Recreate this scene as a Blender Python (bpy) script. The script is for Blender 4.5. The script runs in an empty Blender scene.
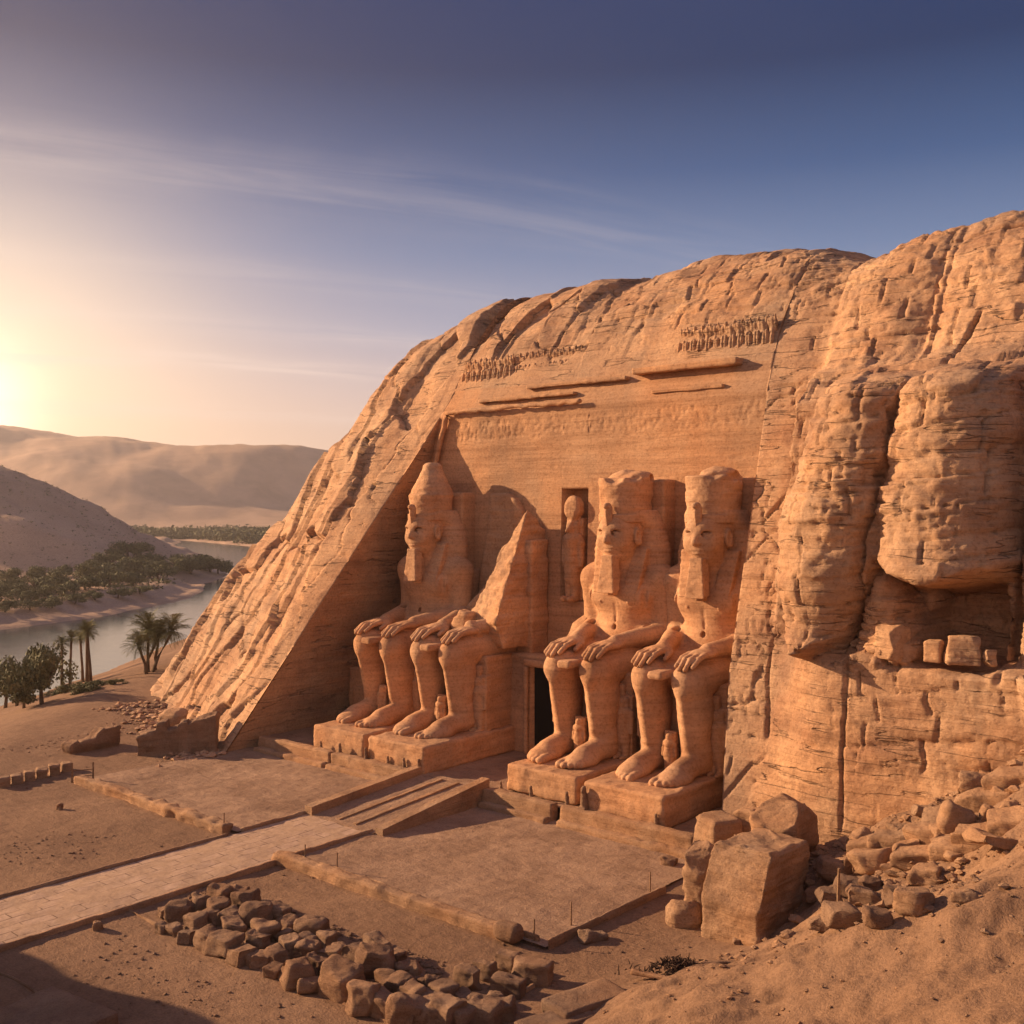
import bpy, math, random
import numpy as np
from mathutils import Vector, Matrix
R = math.radians
# ------------------------------------------------------------------ camera, sky, sun
TH = R(40.5); SN, CS = math.sin(TH), math.cos(TH)
F_PX = 1038.0; EYE = 20.0
sc = bpy.context.scene
camd = bpy.data.cameras.new('camera'); cam = bpy.data.objects.new('camera', camd)
sc.collection.objects.link(cam); sc.camera = cam
cam.location = (0, 0, EYE); cam.rotation_euler = (R(90), 0, TH)
camd.sensor_width = 36; camd.lens = 36 * F_PX / 1024
camd.clip_start = .5; camd.clip_end = 20000
SUN = Vector((-.93, -.37, .345)).normalized()          # direction towards the sun
sund = bpy.data.lights.new('sun', 'SUN'); sun = bpy.data.objects.new('sun', sund)
sc.collection.objects.link(sun)
sun.rotation_euler = (-SUN).to_track_quat('-Z', 'Y').to_euler()
sund.energy = 5.0; sund.angle = R(.6); sund.color = (1.0, .69, .42)
sc.view_settings.view_transform = 'Standard'; sc.view_settings.look = 'None'
sc.view_settings.gamma = 1; sc.view_settings.exposure = 0.88
sc.cycles.volume_bounces = 0
sc.cycles.max_bounces = 5

def world():
    w = bpy.data.worlds.new('World'); sc.world = w; w.use_nodes = True
    nt = w.node_tree; N = nt.nodes; L = nt.links; N.clear()
    out = N.new('ShaderNodeOutputWorld')
    tc = N.new('ShaderNodeTexCoord')
    sep = N.new('ShaderNodeSeparateXYZ'); L.new(tc.outputs['Generated'], sep.inputs[0])
    def M(op, a, b=None, clamp=False):
        n = N.new('ShaderNodeMath'); n.operation = op; n.use_clamp = clamp
        for i, v in enumerate((a, b)):
            if v is None: continue
            if isinstance(v, (int, float)): n.inputs[i].default_value = v
            else: L.new(v, n.inputs[i])
        return n.outputs[0]
    def mix(fac, a, b, mode='MIX'):
        n = N.new('ShaderNodeMix'); n.data_type = 'RGBA'; n.blend_type = mode
        for s, v in ((n.inputs[0], fac), (n.inputs[6], a), (n.inputs[7], b)):
            if isinstance(v, (int, float)): s.default_value = v
            elif isinstance(v, tuple): s.default_value = (*v, 1)
            else: L.new(v, s)
        return n.outputs[2]
    z = sep.outputs[2]
    ramp = N.new('ShaderNodeValToRGB'); L.new(M('MAXIMUM', z, 0), ramp.inputs[0])
    cr = ramp.color_ramp
    def lin(c): return tuple(((v/255+.055)/1.055)**2.4 if v/255 > .04045 else v/255/12.92 for v in c)
    stops = [(0, (255,212,184)), (.05, (255,220,196)), (.11, (222,204,204)), (.17, (172,178,202)), (.24, (116,140,180)),
             (.31, (62,97,146)), (.39, (20,56,102)), (.55, (14,52,106)), (1, (80,104,162))]
    for i, (p, c) in enumerate(stops):
        e = cr.elements[i] if i < 2 else cr.elements.new(p)
        e.position = p
        k = SKYK
        e.color = (*[v*k for v in lin(c)], 1)
    # glow of the low sun, beyond the left edge of the view
    ga, ge = R(28.5), R(4.8)
    g = Vector((-SN*math.cos(ga)-CS*math.sin(ga), CS*math.cos(ga)-SN*math.sin(ga), 0))*math.cos(ge); g.z = math.sin(ge)
    dot = N.new('ShaderNodeVectorMath'); dot.operation = 'DOT_PRODUCT'; L.new(tc.outputs['Generated'], dot.inputs[0]); dot.inputs[1].default_value = g
    d = M('MAXIMUM', dot.outputs['Value'], 0)
    g1 = M('MULTIPLY', M('POWER', d, 7), M('POWER', M('SUBTRACT', 1.0, M('MULTIPLY', z, 1.9), True), 1.5)); g2 = M('POWER', d, 60); g3 = M('POWER', d, 700)
    col = mix(M('MULTIPLY', g1, .20), ramp.outputs[0], (.98*SKYK, .60*SKYK, .44*SKYK))
    col = mix(M('MULTIPLY', M('MULTIPLY', M('POWER', d, 24), M('POWER', M('SUBTRACT', 1.0, M('MULTIPLY', z, 2.6), True), 1.6)), .62), col, (1.35*SKYK, .80*SKYK, .44*SKYK)); col = mix(M('MULTIPLY', g2, .75), col, (1.6*SKYK, 1.18*SKYK, .76*SKYK))
    add = N.new('ShaderNodeMix'); add.data_type = 'RGBA'; add.blend_type = 'ADD'
    L.new(g3, add.inputs[0]); L.new(col, add.inputs[6]); add.inputs[7].default_value = (1.5*SKYK, 1.3*SKYK, .9*SKYK, 1)
    col = add.outputs[2]
    # added fill: paler sky behind the viewer to brighten the shaded fronts
    bk = N.new('ShaderNodeVectorMath'); bk.operation = 'DOT_PRODUCT'; L.new(tc.outputs['Generated'], bk.inputs[0]); bk.inputs[1].default_value = (SN*.9-CS*.1, -CS*.9-SN*.1, .42)
    bf = M('POWER', M('MAXIMUM', bk.outputs['Value'], 0), 1.3)
    col = mix(M('MULTIPLY', bf, .40, True), col, (1.02*SKYK, .80*SKYK, .74*SKYK))
    # high wispy clouds: noise on a cloud sheet (direction divided by height)
    inv = M('DIVIDE', 1.0, M('ADD', M('MAXIMUM', z, 0), .12))
    def lincomb(kx, ky): return M('MULTIPLY', M('ADD', M('MULTIPLY', sep.outputs[0], kx), M('MULTIPLY', sep.outputs[1], ky)), inv)
    lat_, dep_ = (CS, SN), (-SN, CS); ca, sa = math.cos(R(21)), math.sin(R(21))
    u_ = lincomb(lat_[0]*ca+dep_[0]*sa, lat_[1]*ca+dep_[1]*sa); v_ = lincomb(-lat_[0]*sa+dep_[0]*ca, -lat_[1]*sa+dep_[1]*ca)
    def streaknoise(su, sv, scale, seed):
        cmb = N.new('ShaderNodeCombineXYZ'); L.new(M('MULTIPLY', u_, su), cmb.inputs[0]); L.new(M('MULTIPLY', v_, sv), cmb.inputs[1]); cmb.inputs[2].default_value = seed
        nz = N.new('ShaderNodeTexNoise'); nz.inputs['Scale'].default_value = scale; nz.inputs['Detail'].default_value = 10; nz.inputs['Roughness'].default_value = .6
        nz.inputs['Distortion'].default_value = .6; L.new(cmb.outputs[0], nz.inputs['Vector']); return nz.outputs[0]
    wv = M('ADD', v_, M('MULTIPLY', M('SUBTRACT', streaknoise(.8, .3, 1.4, 3.0), .5), .35))
    tot = None
    for vi, wi, am in ((2.27, .15, .45), (2.9, .10, .3), (3.40, .10, .6), (3.86, .11, 1.6), (4.65, .16, 1.0), (5.6, .2, .8)):
        t_ = M('DIVIDE', M('SUBTRACT', wv, vi), wi); g_ = M('MULTIPLY', M('POWER', 2.718, M('MULTIPLY', M('MULTIPLY', t_, t_), -1.0)), am)
        tot = g_ if tot is None else M('ADD', tot, g_)
    n1 = M('MULTIPLY', M('SUBTRACT', streaknoise(.7, 5.0, 1.6, 0.0), .36, True), 3.4, True)
    n2 = M('MULTIPLY', M('SUBTRACT', streaknoise(.25, 1.2, 1.2, 7.0), .50, True), 1.4, True)
    cl = M('ADD', M('MULTIPLY', tot, n1), M('MULTIPLY', n2, .12), True)
    # the streaks thin out away from the glow
    cl = M('MULTIPLY', cl, M('MULTIPLY', M('SUBTRACT', M('MULTIPLY', d, 1.0), .62, True), 3.4, True))
    ccol = mix(.5, mix(.5, col, (1.0*SKYK, .78*SKYK, .66*SKYK)), (1.15*SKYK, .92*SKYK, .80*SKYK))
    col = mix(M('MULTIPLY', cl, .55), col, ccol)
    sky = N.new('ShaderNodeTexSky'); sky.sky_type = 'NISHITA'; sky.sun_disc = False
    sky.sun_elevation = math.asin(SUN.z); sky.sun_rotation = math.atan2(SUN.x, SUN.y)
    sky.dust_density = 3
    b1 = N.new('ShaderNodeBackground'); L.new(sky.outputs[0], b1.inputs[0]); b1.inputs[1].default_value = .0015
    b2 = N.new('ShaderNodeBackground'); L.new(col, b2.inputs[0]); b2.inputs[1].default_value = 1.0
    ad = N.new('ShaderNodeAddShader'); L.new(b1.outputs[0], ad.inputs[0]); L.new(b2.outputs[0], ad.inputs[1])
    L.new(ad.outputs[0], out.inputs[0])
SKYK = .50
world()

# ------------------------------------------------------------------ projection helpers (photo point -> place)
def ray(px, py):
    u = (px-512)/F_PX
    return Vector((-SN+u*CS, CS+u*SN, -(py-512+2)/F_PX if False else -(py-510)/F_PX))
def at(px, py, z=0.0):
    r = ray(px, py); t = (z-EYE)/r.z
    return Vector((r.x*t, r.y*t, z))
def atY(px, py, Y):
    r = ray(px, py); t = Y/r.y
    return Vector((r.x*t, Y, EYE+r.z*t))
def hit(px, py):
    """where the sight line through a photo point first meets the ground"""
    r = ray(px, py); t = np.concatenate([np.linspace(20, 120, 1500), np.geomspace(120.1, 3500, 9000)])
    x, y, z = r.x*t, r.y*t, EYE+r.z*t; g = gz(x, y); k = np.argmax(z <= g)
    return Vector((x[k], y[k], g[k]))
def camxy(lat, d):
    return (-SN*d+CS*lat, CS*d+SN*lat)

# ------------------------------------------------------------------ noise in numpy
def _h(ix, iy, iz, seed):
    n = (ix*374761393 + iy*668265263 + iz*2147483647 + seed*1274126177) & 0xffffffff
    n = ((n ^ (n >> 13))*1274126177) & 0xffffffff
    n = ((n ^ (n >> 16))*2246822519) & 0xffffffff
    return ((n ^ (n >> 15)) & 0xffffff)/float(0xffffff)
def vnoise(x, y, z, seed=0):
    x, y, z = np.broadcast_arrays(np.asarray(x, float), y, z)
    fx, fy, fz = np.floor(x), np.floor(y), np.floor(z)
    ix, iy, iz = fx.astype(np.int64), fy.astype(np.int64), fz.astype(np.int64)
    u, v, w = x-fx, y-fy, z-fz
    u, v, w = u*u*(3-2*u), v*v*(3-2*v), w*w*(3-2*w)
    def c(a, b, d): return _h(ix+a, iy+b, iz+d, seed)
    x00 = c(0,0,0)*(1-u)+c(1,0,0)*u; x10 = c(0,1,0)*(1-u)+c(1,1,0)*u
    x01 = c(0,0,1)*(1-u)+c(1,0,1)*u; x11 = c(0,1,1)*(1-u)+c(1,1,1)*u
    return ((x00*(1-v)+x10*v)*(1-w)+(x01*(1-v)+x11*v)*w)*2-1
def fbm(x, y, z, oct=4, seed=0, gain=.5):
    s = 0; a = 1; f = 1
    for o in range(oct):
        s = s+a*vnoise(x*f+o*17.3, y*f+o*9.1, z*f+o*5.7, seed+o); a *= gain; f *= 2.03
    return s
def voro(a, b, seed=0, jit=.9):
    """2D cells: distance to the border, a random number per cell"""
    ia, ib = np.floor(a).astype(np.int64), np.floor(b).astype(np.int64)
    f1 = np.full(a.shape, 9.); f2 = np.full(a.shape, 9.); cid = np.zeros(a.shape)
    for da in (-1, 0, 1):
        for db in (-1, 0, 1):
            ca, cb = ia+da, ib+db
            pa = ca+.5+jit*(_h(ca, cb, ca*0, seed)-.5); pb = cb+.5+jit*(_h(ca, cb, ca*0+1, seed)-.5)
            d = np.maximum(abs(a-pa), abs(b-pb))*.55+np.hypot(a-pa, b-pb)*.45
            r = _h(ca, cb, ca*0+2, seed)
            nearer = d < f1
            f2 = np.where(nearer, f1, np.minimum(f2, d)); cid = np.where(nearer, r, cid); f1 = np.where(nearer, d, f1)
    return f2-f1, cid
def brick(a, b, seed=0):
    """irregular courses: distance to the bed joint, distance to the upright joint, random per block, random per course"""
    row = np.floor(b).astype(np.int64); o = row*0
    j0 = .35*(_h(row, o, o, seed)-.5); j1 = .35*(_h(row+1, o, o, seed)-.5)
    lo = row+j0; hi = row+1+j1
    row2 = np.where(b < lo, row-1, np.where(b > hi, row+1, row))
    dh = np.minimum(abs(b-lo), abs(b-hi))
    a2 = a/(.6+.9*_h(row2, o, o+1, seed))+7.3*_h(row2, o, o+2, seed); col = np.floor(a2).astype(np.int64)
    l = col+.5*(_h(col, row2, o+3, seed)-.5); r = col+1+.5*(_h(col+1, row2, o+3, seed)-.5)
    col2 = np.where(a2 < l, col-1, np.where(a2 > r, col+1, col))
    dv = np.minimum(abs(a2-l), abs(a2-r))
    return dh, dv, _h(col2, row2, o+4, seed), _h(row2, o, o+5, seed)
def sst(x, a, b):
    t = np.clip((x-a)/(b-a), 0, 1); return t*t*(3-2*t)
def smin(a, b, k):
    h = np.clip(.5+.5*(b-a)/k, 0, 1); return b*(1-h)+a*h-k*h*(1-h)

# ------------------------------------------------------------------ mesh helpers
COL = sc.collection
def mesh(name, V, Fc, mat, smooth=True):
    V = np.asarray(V, dtype=np.float32); Fc = np.asarray(Fc, dtype=np.int32)
    m = bpy.data.meshes.new(name)
    m.vertices.add(len(V)); m.vertices.foreach_set('co', V.ravel())
    k = Fc.shape[1]
    m.loops.add(Fc.size); m.loops.foreach_set('vertex_index', Fc.ravel())
    m.polygons.add(len(Fc)); m.polygons.foreach_set('loop_start', np.arange(0, Fc.size, k, dtype=np.int32))
    m.polygons.foreach_set('use_smooth', np.full(len(Fc), smooth))
    m.update(calc_edges=True); m.validate()
    if mat: m.materials.append(mat)
    return m
def link(name, m, parent=None, loc=(0,0,0), rot=(0,0,0), **kw):
    o = bpy.data.objects.new(name, m); COL.objects.link(o)
    o.location = loc; o.rotation_euler = rot
    if parent: o.parent = parent
    for k, v in kw.items():
        if v is not None: o[k] = v
    return o
def empty(name, loc, label, cat, group=None, rz=0):
    return link(name, None, None, loc, (0,0,rz), label=label, category=cat, group=group)
def grid_faces(nr, nc):
    i = np.arange(nr-1)[:, None]*nc+np.arange(nc-1)[None]
    return np.stack([i, i+1, i+nc+1, i+nc], -1).reshape(-1, 4)
class MB:                       # small polygon builder with sharp faces
    def __init__(s): s.v = []; s.f = []
    def poly(s, vs, fs):
        b = len(s.v); s.v += [tuple(v) for v in vs]; s.f += [tuple(b+i for i in f) for f in fs]
    def box(s, c, h, rz=0):
        q = []
        for dz in (-1, 1):
            for dx, dy in ((-1,-1),(1,-1),(1,1),(-1,1)):
                x, y = dx*h[0], dy*h[1]
                q.append((c[0]+x*math.cos(rz)-y*math.sin(rz), c[1]+x*math.sin(rz)+y*math.cos(rz), c[2]+dz*h[2]))
        s.poly(q, [(3,2,1,0),(4,5,6,7),(0,1,5,4),(1,2,6,5),(2,3,7,6),(3,0,4,7)])
    def tube(s, pts, rad, n=6, cap=True):
        pts = [Vector(p) for p in pts]; b = len(s.v)
        if not hasattr(rad, '__len__'): rad = [rad]*len(pts)
        for i, p in enumerate(pts):
            t = (pts[min(i+1, len(pts)-1)]-pts[max(i-1, 0)]).normalized()
            a = t.cross(Vector((0,0,1)) if abs(t.z) < .9 else Vector((1,0,0))).normalized(); c = t.cross(a)
            for k in range(n):
                an = 2*math.pi*k/n; s.v.append(tuple(p+(a*math.cos(an)+c*math.sin(an))*rad[i]))
        for i in range(len(pts)-1):
            for k in range(n):
                s.f.append((b+i*n+k, b+i*n+(k+1)%n, b+(i+1)*n+(k+1)%n, b+(i+1)*n+k))
        if cap:
            s.f.append(tuple(b+k for k in range(n))[::-1]); s.f.append(tuple(b+(len(pts)-1)*n+k for k in range(n)))
    def mesh(s, name, mat, smooth=False):
        m = bpy.data.meshes.new(name); m.from_pydata(s.v, [], s.f); m.update(); m.materials.append(mat)
        if smooth: m.polygons.foreach_set('use_smooth', [True]*len(m.polygons))
        return m
def rough(m, amp=.05, fr=1.5, strata=0, seed=0, off=(0,0,0), oct=4):
    n = len(m.vertices); P = np.zeros(n*3, np.float32); m.vertices.foreach_get('co', P); P = P.reshape(-1, 3)
    Nn = np.zeros(n*3, np.float32); m.vertex_normals.foreach_get('vector', Nn); Nn = Nn.reshape(-1, 3)
    Q = P+np.array(off)
    d = amp*fbm(Q[:,0]*fr, Q[:,1]*fr, Q[:,2]*fr*1.4, oct, seed)
    if strata:
        zz = Q[:,2]+.25*fbm(Q[:,0]*.25, Q[:,1]*.25, Q[:,2]*.25, 2, seed+7)
        s = fbm(zz*0, zz*0, zz*2.3, 3, seed+3); g = np.abs(s)
        d = d+strata*s*.55-strata*np.exp(-(g/.05)**2)*.9*(vnoise(Q[:,0]*.7, Q[:,1]*.7, zz*1.3, 5) > -.1)
    P = P+Nn*d[:, None]; m.vertices.foreach_set('co', P.astype(np.float32).ravel()); m.update()
    return m
def weld(V, Fc, tol=1e-4):
    key = np.round(V/tol).astype(np.int64); _, idx, inv = np.unique(key, axis=0, return_index=True, return_inverse=True)
    return V[idx], inv.ravel()[Fc]
def rblock(name, size, r, mat, res=.3, amp=.05, fr=1.2, seed=0, taper=0, cuts=0, strata=0, lump=0):
    """a worn stone block: rounded box, skewed, chipped by planes, roughened"""
    h = np.array(size)/2; n = np.maximum(np.minimum((np.array(size)/res).astype(int), 90), 3)
    Vs, Fs, b = [], [], 0
    for ax in range(3):
        a1, a2 = (ax+1) % 3, (ax+2) % 3
        for sg in (-1, 1):
            # denser towards the edges
            u = np.linspace(-1, 1, n[a1]+1); v = np.linspace(-1, 1, n[a2]+1)
            U, Vv = np.meshgrid(u, v, indexing='ij')
            P = np.zeros(U.shape+(3,)); P[..., ax] = sg*h[ax]; P[..., a1] = U*h[a1]; P[..., a2] = Vv*h[a2]
            f = grid_faces(n[a1]+1, n[a2]+1)+b
            if sg > 0: f = f[:, ::-1]
            Vs.append(P.reshape(-1, 3)); Fs.append(f); b += P.shape[0]*P.shape[1]
    V = np.concatenate(Vs); Fc = np.concatenate(Fs); V, Fc = weld(V, Fc)
    inner = np.clip(V, -h+r, h-r); dd = V-inner; ln = np.linalg.norm(dd, axis=1, keepdims=True)
    V = inner+dd/np.maximum(ln, 1e-6)*r
    rs = np.random.RandomState(seed)
    for c in range(cuts):
        nrm = rs.normal(size=3); nrm /= np.linalg.norm(nrm); ext = np.abs(nrm*h).sum()
        d = V@nrm-ext*rs.uniform(.52, .8); V = V-np.outer(np.maximum(d, 0), nrm)*.93
    if taper: V[:, :2] *= (1-taper*(V[:, 2:3]/h[2]+1)/2)
    if lump: V = V*(1+lump*fbm(V[:,0]/h[0]*.8+seed, V[:,1]/h[1]*.8, V[:,2]/h[2]*.8, 2, seed))[:, None]
    m = mesh(name, V, Fc[:, ::-1], mat)
    # orientation check
    m.update()
    if amp: rough(m, amp, fr, strata, seed, (seed*3.7, seed*1.3, 0))
    return m

# ------------------------------------------------------------------ signed-distance sculpting
class Sculpt:
    def __init__(s, lo, hi, h):
        s.lo = np.array(lo, float); s.h = h; s.n = np.ceil((np.array(hi)-s.lo)/h).astype(int)+1
        s.F = np.full(s.n, 3.0, np.float32)
    def _win(s, lo, hi):
        a = np.clip(np.floor((np.array(lo)-s.lo)/s.h).astype(int), 0, s.n-1); b = np.clip(np.ceil((np.array(hi)-s.lo)/s.h).astype(int)+1, 1, s.n)
        g = [s.lo[i]+s.h*np.arange(a[i], b[i]) for i in range(3)]
        sl = tuple(slice(a[i], b[i]) for i in range(3))
        return sl, g[0][:, None, None], g[1][None, :, None], g[2][None, None, :]
    def put(s, fn, lo, hi, k=.2, sub=False):
        m = 3*s.h+k
        sl, X, Y, Z = s._win(np.array(lo)-m, np.array(hi)+m)
        d = fn(X, Y, Z); A = s.F[sl]
        if sub: s.F[sl] = -smin(-A, d, k) if k > 0 else np.maximum(A, -d)
        else: s.F[sl] = smin(A, d, k) if k > 0 else np.minimum(A, d)
    def ell(s, c, r, k=.25, sub=False):
        c = np.array(c, float); r = np.array(r, float)
        def fn(X, Y, Z):
            q = np.sqrt(((X-c[0])/r[0])**2+((Y-c[1])/r[1])**2+((Z-c[2])/r[2])**2)
            return (q-1)*min(r)*(.6+.4*np.minimum(q, 1)) if False else (q-1)*float(r.min())
        s.put(fn, c-r, c+r, k, sub)
    def cap(s, a, b, ra, rb, k=.2, sq=(1,1,1), sub=False):
        a = np.array(a, float); b = np.array(b, float); ab = b-a; L2 = ab@ab; sq = np.array(sq, float)
        def fn(X, Y, Z):
            t = np.clip(((X-a[0])*ab[0]+(Y-a[1])*ab[1]+(Z-a[2])*ab[2])/L2, 0, 1)
            dx, dy, dz = (X-a[0]-t*ab[0])/sq[0], (Y-a[1]-t*ab[1])/sq[1], (Z-a[2]-t*ab[2])/sq[2]
            return (np.sqrt(dx*dx+dy*dy+dz*dz)-(ra+(rb-ra)*t))*float(min(sq.min(), 1))
        rr = max(ra, rb)*sq.max()
        s.put(fn, np.minimum(a, b)-rr, np.maximum(a, b)+rr, k, sub)
    def box(s, c, hf, r=.1, k=.1, sub=False, rot=None, taper=0):
        c = np.array(c, float); hf = np.array(hf, float)
        Rm = np.array(Matrix.Rotation(rot[1], 3, rot[0])) if rot else np.eye(3)
        def fn(X, Y, Z):
            dx, dy, dz = X-c[0], Y-c[1], Z-c[2]
            qx, qy, qz = (Rm[0][i]*1.0 for i in range(3)), 0, 0
            lx = dx*Rm[0,0]+dy*Rm[1,0]+dz*Rm[2,0]; ly = dx*Rm[0,1]+dy*Rm[1,1]+dz*Rm[2,1]; lz = dx*Rm[0,2]+dy*Rm[1,2]+dz*Rm[2,2]
            sc_ = 1+taper*(lz/hf[2])
            ax = np.abs(lx)-hf[0]*sc_+r; ay = np.abs(ly)-hf[1]+r; az = np.abs(lz)-hf[2]+r
            return np.sqrt(np.maximum(ax,0)**2+np.maximum(ay,0)**2+np.maximum(az,0)**2)+np.minimum(np.maximum(np.maximum(ax,ay),az),0)-r
        e = np.abs(Rm)@(hf*np.array([1+abs(taper), 1, 1]))
        s.put(fn, c-e, c+e, k, sub)
    def mesh(s, name, mat):
        F = s.F; nx, ny, nz = F.shape
        # close the border
        F[0] = F[-1] = 1; F[:, 0] = F[:, -1] = 1; F[:, :, 0] = F[:, :, -1] = 1
        S = F < 0
        cs = [(a,b,c) for a in (0,1) for b in (0,1) for c in (0,1)]
        def sub(A, o): return A[o[0]:nx-1+o[0], o[1]:ny-1+o[1], o[2]:nz-1+o[2]]
        cnt = np.zeros((nx-1, ny-1, nz-1), np.int8)
        for o in cs: cnt += sub(S, o)
        act = (cnt > 0) & (cnt < 8); I = np.argwhere(act)
        idx = np.full(act.shape, -1, np.int64); idx[act] = np.arange(len(I))
        pos = np.zeros((len(I), 3)); num = np.zeros(len(I))
        for ax in range(3):
            for o in cs:
                if o[ax]: continue
                p = list(o); p[ax] = 1
                A = F[I[:,0]+o[0], I[:,1]+o[1], I[:,2]+o[2]].astype(float); B = F[I[:,0]+p[0], I[:,1]+p[1], I[:,2]+p[2]].astype(float)
                m = (A < 0) != (B < 0); t = np.where(m, A/np.where(m, A-B, 1), 0)
                q = np.tile(np.array(o, float), (len(I), 1)); q[:, ax] += t
                pos += q*m[:, None]; num += m
        V = s.lo+s.h*(I+pos/num[:, None])
        Fs = []
        for ax in range(3):
            a1, a2 = (ax+1) % 3, (ax+2) % 3
            lo = [slice(None)]*3; hi = [slice(None)]*3; lo[ax] = slice(0, -1); hi[ax] = slice(1, None)
            E = S[tuple(lo)] != S[tuple(hi)]; Q = np.argwhere(E)
            Q = Q[(Q[:, a1] > 0) & (Q[:, a2] > 0) & (Q[:, a1] < F.shape[a1]-1) & (Q[:, a2] < F.shape[a2]-1)]
            e1 = np.zeros(3, int); e1[a1] = 1; e2 = np.zeros(3, int); e2[a2] = 1
            def g(P): return idx[P[:,0], P[:,1], P[:,2]]
            quad = np.stack([g(Q-e1-e2), g(Q-e2), g(Q), g(Q-e1)], 1)
            ins = S[Q[:,0], Q[:,1], Q[:,2]]
            quad[~ins] = quad[~ins][:, ::-1]; Fs.append(quad)
        return mesh(name, V, np.concatenate(Fs), mat)

# ------------------------------------------------------------------ materials
def material(name, build):
    m = bpy.data.materials.new(name); m.use_nodes = True; nt = m.node_tree; nt.nodes.clear()
    out = nt.nodes.new('ShaderNodeOutputMaterial'); b = nt.nodes.new('ShaderNodeBsdfPrincipled')
    nt.links.new(b.outputs[0], out.inputs[0]); b.inputs['Roughness'].default_value = .92
    b.inputs['Specular IOR Level'].default_value = .15
    build(nt, b); return m
def noise_node(nt, vec, scale, detail=6, rough_=.55, dist=0):
    n = nt.nodes.new('ShaderNodeTexNoise'); n.inputs['Scale'].default_value = scale; n.inputs['Detail'].default_value = detail
    n.inputs['Roughness'].default_value = rough_; n.inputs['Distortion'].default_value = dist
    if vec is not None: nt.links.new(vec, n.inputs['Vector'])
    return n.outputs[0]
def ramp_node(nt, fac, stops):
    r = nt.nodes.new('ShaderNodeValToRGB'); nt.links.new(fac, r.inputs[0]); cr = r.color_ramp
    for i, (p, c) in enumerate(stops):
        e = cr.elements[i] if i < 2 else cr.elements.new(p)
        e.position = p; e.color = (*c, 1) if hasattr(c, '__len__') else (c, c, c, 1)
    return r.outputs[0]
def mixn(nt, fac, a, b, mode='MIX'):
    n = nt.nodes.new('ShaderNodeMix'); n.data_type = 'RGBA'; n.blend_type = mode
    for s, v in ((n.inputs[0], fac), (n.inputs[6], a), (n.inputs[7], b)):
        if isinstance(v, (int, float)): s.default_value = v
        elif isinstance(v, tuple): s.default_value = (*v, 1)
        else: nt.links.new(v, s)
    return n.outputs[2]
def bump(nt, b, items):
    prev = None
    for h, st, dist in items:
        n = nt.nodes.new('ShaderNodeBump'); n.inputs['Strength'].default_value = st; n.inputs['Distance'].default_value = dist
        nt.links.new(h, n.inputs['Height'])
        if prev: nt.links.new(prev, n.inputs['Normal'])
        prev = n.outputs[0]
    nt.links.new(prev, b.inputs['Normal'])
def mapping(nt, scale, rot=(0,0,0)):
    g = nt.nodes.new('ShaderNodeNewGeometry'); m = nt.nodes.new('ShaderNodeMapping'); m.inputs['Scale'].default_value = scale
    m.inputs['Rotation'].default_value = rot
    nt.links.new(g.outputs['Position'], m.inputs[0]); return m.outputs[0]
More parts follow.
